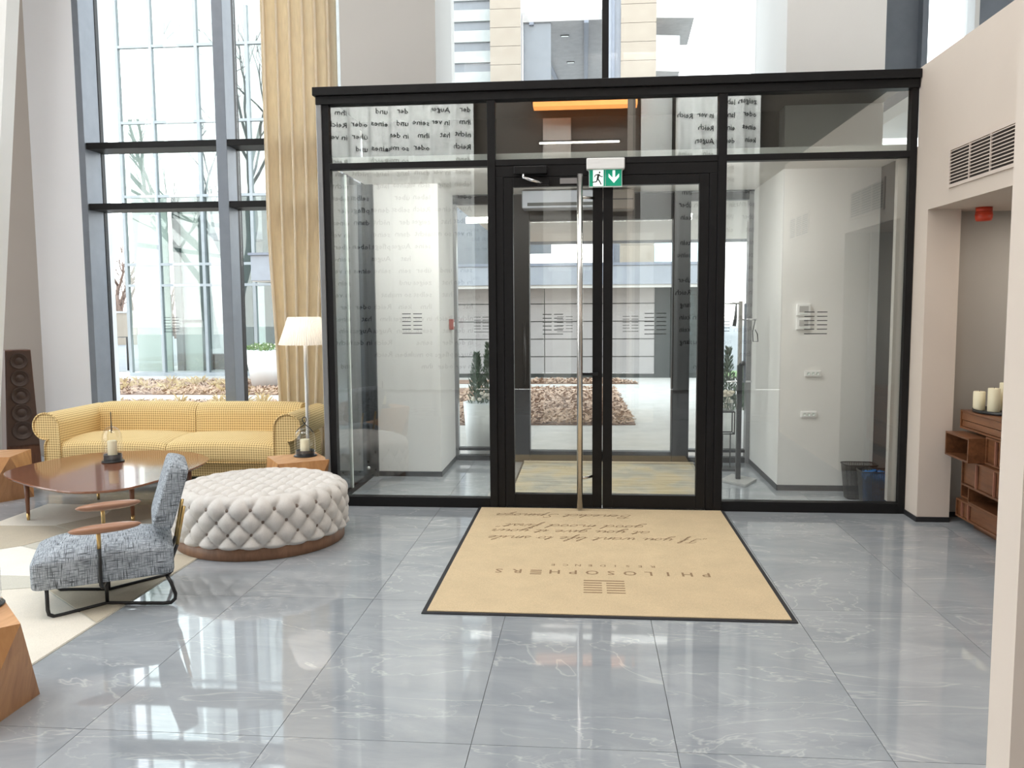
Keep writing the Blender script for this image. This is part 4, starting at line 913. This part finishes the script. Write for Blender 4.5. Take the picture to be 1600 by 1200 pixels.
MB().tube([(.12,-.01,1.385),(.10,-.01,1.28),(.105,-.01,1.20),(.145,-.01,1.20),(.14,-.01,1.26),(.12,-.01,1.30)], .004, 6).build('strap_loop', M['iron'], us)
fs = thing('wire_plant_stand', 'thin black wire stand with cage top next to the steel stand', 'stand', (1.265,1.62,0))
m = MB(); r = .006
for (x, y) in ((-.065,-.065),(.065,-.065),(.065,.065),(-.065,.065)): m.tube([(x,y,.34),(x,y,.54)], r, 6)
for z in (.34,.54):
    c_ = [(-.065,-.065,z),(.065,-.065,z),(.065,.065,z),(-.065,.065,z)]
    for k in range(4): m.tube([c_[k],c_[(k+1)%4]], r, 6)
m.build('cage', M['iron'], fs)
for x in (-.03, .04): MB().tube([(x,0,.02),(x,0,.34)], .006, 6).build('leg', M['iron'], fs)
B(-.10,-.09,0,.10,.09,.02).build('foot', M['iron'], fs); B(-.066,-.066,.535,.066,.066,.547).build('shelf', M['iron'], fs)
vz = thing('flower_vase', 'clear glass vase of cream flowers on the black wire stand', 'vase', (1.265,1.62,.548))
MB().lathe([(.0001,0),(.045,0),(.055,.03),(.06,.10),(.057,.10),(.05,.03),(.0001,.006)], 24).build('glass_vase', M['glass_l'], vz)
m = MB(); rnd = random.Random(4)
for k in range(26):
    a = rnd.random()*6.28; q = rnd.random()*.07; z = .13+rnd.random()*.05
    m.cushion((q*math.cos(a), q*math.sin(a), z), (.02,.02,.014), 1, 8, 5)
m.build('blossoms', M['petal'], vz)
m = MB()
for k in range(7): m.tube([(.01*math.cos(k),.01*math.sin(k),.02),(.04*math.cos(k),.04*math.sin(k),.13)], .003, 5)
m.build('stems', M['conifer'], vz)
def bin_(x, y, label, bag):
    t = thing('waste_basket', label, 'basket', (x,y,0), 0, 'black wire mesh baskets')
    def rr(s, z, k): 
        a = 2*PI*k/40; c, d = math.cos(a), math.sin(a); e = .35
        return (s*.125*math.copysign(abs(c)**e, c), s*.085*math.copysign(abs(d)**e, d), z)
    m = MB(); m.grid(lambda u, v: rr(.80+.2*v, .008+.262*v, u*40), 40, 4, True, True, 0, (.75,.27)); m.build('mesh_wall', M['wire'], t)
    MB().tube([rr(1.0,.27,k) for k in range(40)], .005, 6, closed=True).build('rim', M['iron'], t)
    b_ = MB(); b_._add([rr(.8,.004,k) for k in range(40)]+[rr(.8,.010,k) for k in range(40)], [tuple(range(40))[::-1], tuple(range(40,80))]+[(k,(k+1)%40,40+(k+1)%40,40+k) for k in range(40)]); b_.build('bottom', M['iron'], t)
    if bag:
        rnd = random.Random(2)
        hv = {}
        def fn(u, v):
            a = 2*PI*u; b2 = PI/2*v
            k = int(u*40) % 40; w = rnd.uniform(-.012,.012)
            sc = (.95-.1*(1-min(1,v*1.6)))*math.cos(max(0,(v-.62)/.38)*PI/2*.98)**.6
            x, y, z = rr(.80*sc if v < .62 else .86*sc, 0, u*40)
            return (x*(1+w*2)*.93, y*(1+w*2)*.93, .02+.20*min(1,v/.62)+.03*max(0,(v-.62)/.38)+w+.02*math.sin(5*a)*(v > .4))
        MB().grid(fn, 40, 22, True, True).build('plastic_bag', M['bluebag'], t)
bin_(2.105,.50, 'black wire mesh waste basket standing empty behind the blue one', False)
bin_(2.145,.235, 'black wire mesh waste basket stuffed with blue plastic bags', True)
# ------------------------------------------------------------------ outdoors
B(-60,2.06,-.35,60,90,-.03).build('paving', M['pave'], kind='structure')
B(-60,-40,-.5,-7.35,2.06,-.03).build('paving', M['pave'], kind='structure')
B(-60,13.9,-.03,60,60,-.022).build('road', M['road'], kind='structure')
def bed(pts): return MB().poly(pts, 'z', -.03, -.015).build('mulch_bed', M['mulchbase'], kind='structure')
beds = [[(-4.5,4.5),(.62,4.75),(.50,9.6),(-3.5,9.6)], [(-14,8.35),(-5.2,8.35),(-5.2,11.15),(-14,11.15)], [(-14,3.2),(-4.9,3.2),(-4.9,7.15),(-14,7.15)], [(-4.0,10.6),(1.0,10.6),(.6,11.4),(-4.0,11.4)]]
for b_ in beds: bed(b_)
rnd = random.Random(11)
def inside(p, poly):
    c = False; n_ = len(poly)
    for i in range(n_):
        a, b_ = poly[i], poly[(i+1) % n_]
        if (a[1] > p[1]) != (b_[1] > p[1]) and p[0] < (b_[0]-a[0])*(p[1]-a[1])/(b_[1]-a[1])+a[0]: c = not c
    return c
V = []; F = []
for bi, cnt, xr, yr in ((0,9000,(-2.2,.62),(4.5,9.6)),(1,6000,(-12,-5.2),(8.35,11.15)),(2,2600,(-7.8,-4.9),(5.0,7.15)),(3,1500,(-2,1),(10.6,11.4))):
    for k in range(cnt):
        p = (rnd.uniform(*xr), rnd.uniform(*yr))
        if not inside(p, beds[bi]) or math.hypot(p[0]+6.35, p[1]-9.9) < .34 or math.hypot(p[0]+6.34, p[1]-10.96) < .2: continue
        a = rnd.random()*PI; l = rnd.uniform(.02,.06); w = rnd.uniform(.008,.02); z = rnd.uniform(-.012,.02); t = rnd.uniform(-.03,.03)
        dx, dy = math.cos(a), math.sin(a); b = len(V)
        V += [(p[0]-dx*l+dy*w, p[1]-dy*l-dx*w, z-t),(p[0]+dx*l+dy*w*.6, p[1]+dy*l-dx*w*.6, z+t),(p[0]+dx*l*.8-dy*w, p[1]+dy*l*.8+dx*w, z+t+.008),(p[0]-dx*l-dy*w, p[1]-dy*l+dx*w, z-t+.008)]
        F.append((b,b+1,b+2,b+3))
m = MB(); m._add(V, F); o = m.build('bark_mulch', M['chip']); o['kind'] = 'stuff'; o['label'] = 'brown bark chips covering the planting beds outside'; o['category'] = 'mulch'
V = []; F = []
for bi, cnt in ((1,75),(2,34)):
    for k in range(cnt):
        cx, cy = (rnd.uniform(-11,-5.3), rnd.uniform(8.5,11.0)) if bi == 1 else (rnd.uniform(-7.6,-4.95), rnd.uniform(5.8,7.1))
        if math.hypot(cx+6.35, cy-9.9) < .6: continue
        hgt = rnd.uniform(.08,.20)
        for q in range(16):
            a = rnd.random()*6.28; l = rnd.uniform(.3,1)*hgt; sp = rnd.uniform(.05,.16); b = len(V); w = .006
            dx, dy = math.cos(a), math.sin(a)
            V += [(cx-dy*w,cy+dx*w,-.02),(cx+dy*w,cy-dx*w,-.02),(cx+dx*sp*.5,cy+dy*sp*.5,l*.7),(cx+dx*sp,cy+dy*sp,l)]
            F += [(b,b+1,b+2),(b,b+2,b+3)]
m = MB(); m._add(V, F); o = m.build('dry_grass', M['straw']); o['kind'] = 'stuff'; o['label'] = 'dry straw-coloured grass tufts in the mulch beside the tall window'; o['category'] = 'grass'
MB().box(2.5,12.2,-.03,40,13.9,-.012).build('lawn', M['lawn'], kind='structure')
# entrance canopy over the outer door
cn = struct('ceiling_canopy')
B(-1.3,2.06,2.50,3.0,6.9,2.62).build('soffit_board', M['soffit'], cn); B(-1.35,6.85,2.46,3.05,6.95,2.75).build('edge_fascia', M['fascia'], cn)
# pavilion with grey cladding panels
pv = thing('pavilion', 'low pavilion clad in grey panels across the forecourt with blue-grey fascia', 'building', (0,12.1,0))
B(-4.45,.03,-.03,2.6,5.0,2.0).build('core_wall', M['dark'], pv)
pm = {}
for j in range(5):
    for i in range(-3, 2):
        x = -.93+1.18*i; w = 1.18
        if x+w > 2.6: continue
        if 0 not in pm: o = B(.010,0,.010,w-.010,.04,.370).build('cladding_panel', M['panelgrey'], pv); pm[0] = o.data
        else: o = bpy.data.objects.new('cladding_panel', pm[0]); COL.objects.link(o); o.parent = pv
        o.location = (x,0,.05+.38*j)
B(-4.6,-.45,1.96,2.75,5.2,2.36).build('roof_fascia', M['fascia'], pv, bevel=.01); B(-4.62,-.47,2.36,2.77,5.2,2.42).build('roof_edge', M['bluegrey'], pv); B(-4.5,-.42,1.90,2.7,.0,1.96).build('fascia_soffit', M['soffit'], pv)
# projecting blue grey porch box with post beside the glass building
pb = thing('porch', 'grey boxed porch roof on a slim post beside the beige curtain outside', 'porch', (-6.3,11.0,0))
B(-.58,-.3,2.08,1.2,1.0,2.60).build('roof_box', M['fascia'], pb, bevel=.01); B(-.62,-.34,2.60,1.2,1.0,2.65).build('roof_edge', M['bluegrey'], pb); B(-.56,-.28,2.06,1.2,1.0,2.08).build('soffit', M['soffit'], pb); B(-.10,-.1,-.03,.02,.02,2.06).build('post', M['alu'], pb)
# ------------------------------------------------------------------ cream tiled tower
tw = thing('tower_block', 'cream tiled residential tower rising above the vestibule roof', 'building', (0,20,0))
tm = {}
for ci, (xa, xb) in enumerate(((-2.95,-2.02),(.98,2.02))):
    B(xa+.02,.03,0,xb-.02,1.0,16).build('column_core', M['concrete'], tw)
    for j in range(26):
        z = .1+.545*j
        if ci not in tm: o = B(xa,0,.008,xb,.04,.537).build('facade_tile', M['towerpanel'], tw); tm[ci] = o.data
        else: o = bpy.data.objects.new('facade_tile', tm[ci]); COL.objects.link(o); o.parent = tw
        o.location = (0,0,z)
B(-2.02,.8,10.3,.98,22,10.6).build('soffit_slab', M['concrete'], tw)
m = MB()
for (xa, ya, xb, yb) in ((-1.75,.8,-.85,12),(-.05,.8,-.1,12)):
    m._add([(xa-.07,ya,10.22),(xa+.07,ya,10.22),(xb+.07,yb,10.22),(xb-.07,yb,10.22),(xa-.07,ya,10.3),(xa+.07,ya,10.3),(xb+.07,yb,10.3),(xb-.07,yb,10.3)], [(3,2,1,0),(4,5,6,7),(0,1,5,4),(1,2,6,5),(2,3,7,6),(3,0,4,7)])
m.build('soffit_beam', M['bluegrey'], tw)
for (x, y) in ((-.75,2.2),(-.62,5.2)): 
    o = B(-.14,-.05,0,.14,.05,.03).build('soffit_light', M['dark'], tw); o.location = (x,y,10.27); B(-.12,-.03,-.004,.12,.03,0).build('diffuser', M['pict'], o)
B(-2.02,.9,3.2,-1.15,1.2,10.3).build('glass_bay', M['winblue'], tw); B(.62,.3,0,.98,.5,12).build('service_panel', M['fascia'], tw)
B(.72,.2,0,.80,.3,12).build('downpipe', M['bluegrey'], tw)
B(-6.5,.6,2.4,-2.95,3,16).build('side_wall', M['winblue'], tw)
for k in range(9):
    z = 7.2+.62*k; B(-6.5,.52,z,-2.96,.6,z+.34).build('blind_band', M['blind'], tw)
for k in range(4):
    z = 8.55+1.55*k; x1 = 2.75+.42*k
    s_ = MB().poly([(2.02,.2),(x1,.35),(x1+.1,3.0),(2.02,3.0)], 'z', z, z+.22).build('balcony', M['concrete'], tw)
    MB().poly([(2.02,.2),(x1,.35),(x1+.1,3.0),(x1+.06,3.0),(x1-.04,.40),(2.02,.25)], 'z', z+.22, z+1.05).build('parapet', M['paleblock'], s_)
    B(2.02,2.9,z+.22,x1,3.0,z+1.4).build('balcony_wall', M['winblue'], s_)
lb = thing('pale_block', 'pale distant block with flat front seen through the glass door', 'building', (2.8,34,0)); B(-1.4,0,0,3,5,6.2).build('wall', M['skyblue'], lb); B(-1.45,-.05,6.2,3,5,6.4).build('roof_edge', M['fascia'], lb); B(-1.42,-.04,3.0,3,0,3.1).build('band', M['frameout'], lb)
# ------------------------------------------------------------------ glass building beside
gb = thing('glass_building', 'glass office block with pale steel grid and reflections across the path', 'building', (-10.6,12.6,0))
GX = [0,.80,1.86,3.03,4.2]; GZ = [.05,2.06,2.54,4.08,5.73,7.40,9.1,10.8]
B(-.02,-.06,-.03,4.25,.1,.05).build('base_sill', M['frameout'], gb)
for x in GX: B(x-.035,-.05,.05,x+.035,.06,10.9).build('mullion', M['frameout'], gb)
for z in GZ[1:]: B(-.02,-.045,z-.03,4.25,.05,z+.03).build('transom', M['frameout'], gb)
for i in range(len(GX)-1):
    for j in range(len(GZ)-1): B(GX[i]+.03,.0,GZ[j]+.03,GX[i+1]-.03,.01,GZ[j+1]-.03).build('pane', M['outglass' if j < 3 else 'outglass2'], gb)
B(-.02,.35,.05,.82,.40,5.9).build('blind', M['inwall'], gb)
for (xa, xb) in ((.86,1.02),(1.50,1.62),(2.35,2.75),(3.05,3.2)): B(xa,.5,.05,xb,.75,9).build('inner_column', M['indark'], gb)
B(1.02,.6,.05,1.5,.62,6.0).build('blind', M['inwall'], gb)
B(1.7,3.0,.05,2.3,3.1,2.1).build('inner_wall', M['inlight'], gb); B(2.85,3.0,.05,3.2,3.1,2.1).build('inner_wall', M['inlight'], gb); B(3.35,.4,.05,3.6,.45,9).build('blind', M['inlight'], gb)
B(-.2,3.4,.05,4.25,3.5,11).build('rear_wall', M['paleblock'], gb); B(-.02,.1,-.02,4.25,3.4,.05).build('inner_floor', M['concrete'], gb); B(-.1,-.04,10.9,4.25,3.5,11.1).build('roof', M['frameout'], gb)
for (xa, xb) in ((.95,2.6),(3.2,4.0)): B(xa,.9,.05,xb,1.3,.42).build('planter_trough', M['indark'], gb)
B(1.0,.55,1.20,1.5,.58,1.26).build('film_bar', M['decal'], gb)
for z in (3.3, 5.0, 7.0): B(.82,2.6,z,4.25,3.4,z+.18).build('inner_floor_slab', M['fascia'], gb)
# ------------------------------------------------------------------ bare trees
def tree(x, y, h, seed, label, bark='bark', lean=0, spread=.55, levels=5):
    t = thing('bare_tree', label, 'tree', (x,y,-.03), 0, 'bare winter trees')
    r_ = random.Random(seed); mt = MB(); mb = MB()
    def grow(p, d, L, rad, lv):
        pts = [p]; q = p.copy(); dd = d.copy()
        ns = 4
        for k in range(ns):
            dd = (dd+Vector((r_.uniform(-1,1), r_.uniform(-1,1), r_.uniform(-.3,.6)))*.16).normalized(); q = q+dd*L/ns; pts.append(q)
        (mt if lv == 0 else mb).tube(pts, [rad*(1-.5*k/ns) for k in range(ns+1)], 6 if lv < 2 else 3)
        if lv >= levels: return
        for k in range(3 if lv < 2 else 2+(r_.random() < .5)):
            f = r_.uniform(.45,1); b_ = pts[min(ns, max(1, round(f*ns)))]
            nd = (dd+Vector((r_.uniform(-1,1), r_.uniform(-1,1), r_.uniform(-.2,.7)))*spread*1.6).normalized()
            grow(b_, nd, L*r_.uniform(.55,.8), rad*.5, lv+1)
    grow(Vector((0,0,0)), Vector((lean,0,1)).normalized(), h*.36, h*.02, 0)
    mt.build('trunk', M[bark], t); mb.build('branches', M[bark], t)
for k, (x, y, h) in enumerate(((-12.6,2.4,13),(-14.6,-.5,14),(-11.8,-3.2,12))):
    tree(x, y, h, 20+k, 'tall bare tree mirrored in the glass block, %s' % ('trunk close to the building corner','crooked crown behind the first trunk','slender one deepest in the mirror image')[k], levels=6)
for k, (x, y, h) in enumerate(((-23.2,34,6.5),(-25.6,38,8.0),(-24.0,41,7.0),(-27.4,43,8.5),(-21.8,37,6.0))):
    tree(x, y, h, 40+k, 'brown bare shrub-like tree far beyond the path, %s' % ('in front of its clump','tallest of its clump','lowest of its clump','hindmost of its clump','the one half behind the garden wall')[k], 'barkbrown', spread=.75, levels=6)
gwall = thing('garden_wall', 'cream garden wall stub far behind beside the glass block', 'wall', (-20.4,29.2,-.03)); B(-.5,0,0,.6,.25,1.4).build('wall_body', M['towerpanel'], gwall); B(-.54,-.04,1.4,.64,.29,1.48).build('coping', M['concrete'], gwall)
# parked car, mostly hidden behind the window frame
ca = thing('car', 'dark grey car parked far off, half hidden by the window frame', 'car', (-29.2,40.5,-.02), .25)
prof = [(-2.1,.3),(-2.15,.75),(-1.7,.95),(-1.0,1.0),(-.4,1.42),(.9,1.45),(1.6,1.02),(2.1,.9),(2.15,.4),(1.9,.28)]
MB().poly(prof, 'y', -.85, .85).build('body', M['carpaint'], ca, bevel=.06)
MB().poly([(-.85,1.03),(-.36,1.37),(.86,1.39),(1.4,1.04)], 'y', -.858, .858).build('side_window', M['carglass'], ca)
for wx in (-1.35, 1.35):
    for wy in (-.78, .78):
        w_ = MB().lathe([(.0001,-.1),(.26,-.1),(.33,-.08),(.33,.08),(.26,.1),(.0001,.1)], 20).build('wheel', M['tyre'], ca); w_.rotation_euler = (PI/2,0,0); w_.location = (wx,wy,.33)
bn = thing('cycle_hoop', 'thin black metal hoop standing on the far path', 'hoop', (-11.6,14.2,-.03)); MB().tube([(-.35,0,0),(-.35,0,.85),(.0,0,.85),(.0,0,0)], .025, 8).build('hoop_tube', M['iron'], bn); B(-.4,-.05,0,.05,.05,.01).build('ground_plate', M['alu'], bn)
# ------------------------------------------------------------------ planters outside
def planter(x, y, rt, rb, h, label, kind):
    t = thing('planter', label, 'planter', (x,y,-.03), 0, 'white outdoor planters')
    MB().lathe([(.0001,0),(rb,0),(rt,h),(rt-.03,h),(rt-.04,h-.04),(.0001,h-.05)], 40).build('pot', M['pot'], t)
    r_ = random.Random(int((x+y)*100)); m = MB(); V = []; F = []
    def leafq(p, d, l, w):
        s_ = d.orthogonal().normalized(); s_ = Matrix.Rotation(r_.random()*6.28, 3, d) @ s_
        b = len(V); V.extend([p, p+d*l*.5+s_*w, p+d*l, p+d*l*.5-s_*w]); F.append((b,b+1,b+2,b+3))
    if kind == 'conifer':
        for (cx, cy, hh) in ((-rt*.45,0,.52),(.0,.05,.62),(rt*.5,-.02,.45)):
            for k in range(700):
                f = r_.random(); a = r_.random()*6.28; q = (.10*(1-f)+.01)
                p = Vector((cx+q*math.cos(a)*r_.random(), cy+q*math.sin(a)*r_.random(), h-.03+hh*f)); d = Vector((math.cos(a)*.6, math.sin(a)*.6, 1)).normalized()
                leafq(p, d, .055, .007)
    else:
        for k in range(500):
            a = r_.random()*6.28; f = r_.random(); q = rt*1.1*math.sqrt(r_.random())
            p = Vector((q*math.cos(a), q*math.sin(a), h-.03+.16*f*(1-q/rt*.5))); leafq(p, Vector((r_.uniform(-1,1), r_.uniform(-1,1), .8)).normalized(), .06, .014)
    m._add(V, F); m.build('foliage', M['conifer' if kind == 'conifer' else 'leaf2'], t)
    m = MB()
    for k in range(18): a = r_.random()*6.28; q = rt*.9*r_.random(); m.cushion((q*math.cos(a), q*math.sin(a), h+.01+.10*r_.random()), (.022,.022,.018), 1, 8, 5)
    m.build('blossoms', M['petal'], t)
planter(-1.02, 2.42, .26, .22, .56, 'white planter with dark conifers outside the sidelight near the ottoman', 'conifer')
planter(1.42, 2.45, .24, .20, .50, 'white planter with conifers outside the sidelight behind the steel stand', 'conifer')
planter(-6.35, 9.9, .36, .24, .74, 'white tapered pot with leafy plant under the grey porch', 'leafy')
bl = thing('bollard', 'small orange-red bollard on the forecourt beside the door', 'bollard', (2.2,9.5,-.03)); MB().lathe([(.08,0),(.08,.9),(.06,.95),(.0001,.96)], 16).build('post', M['orange'], bl); MB().lathe([(.12,0),(.12,.03),(.081,.035)], 16).build('foot', M['alu'], bl)
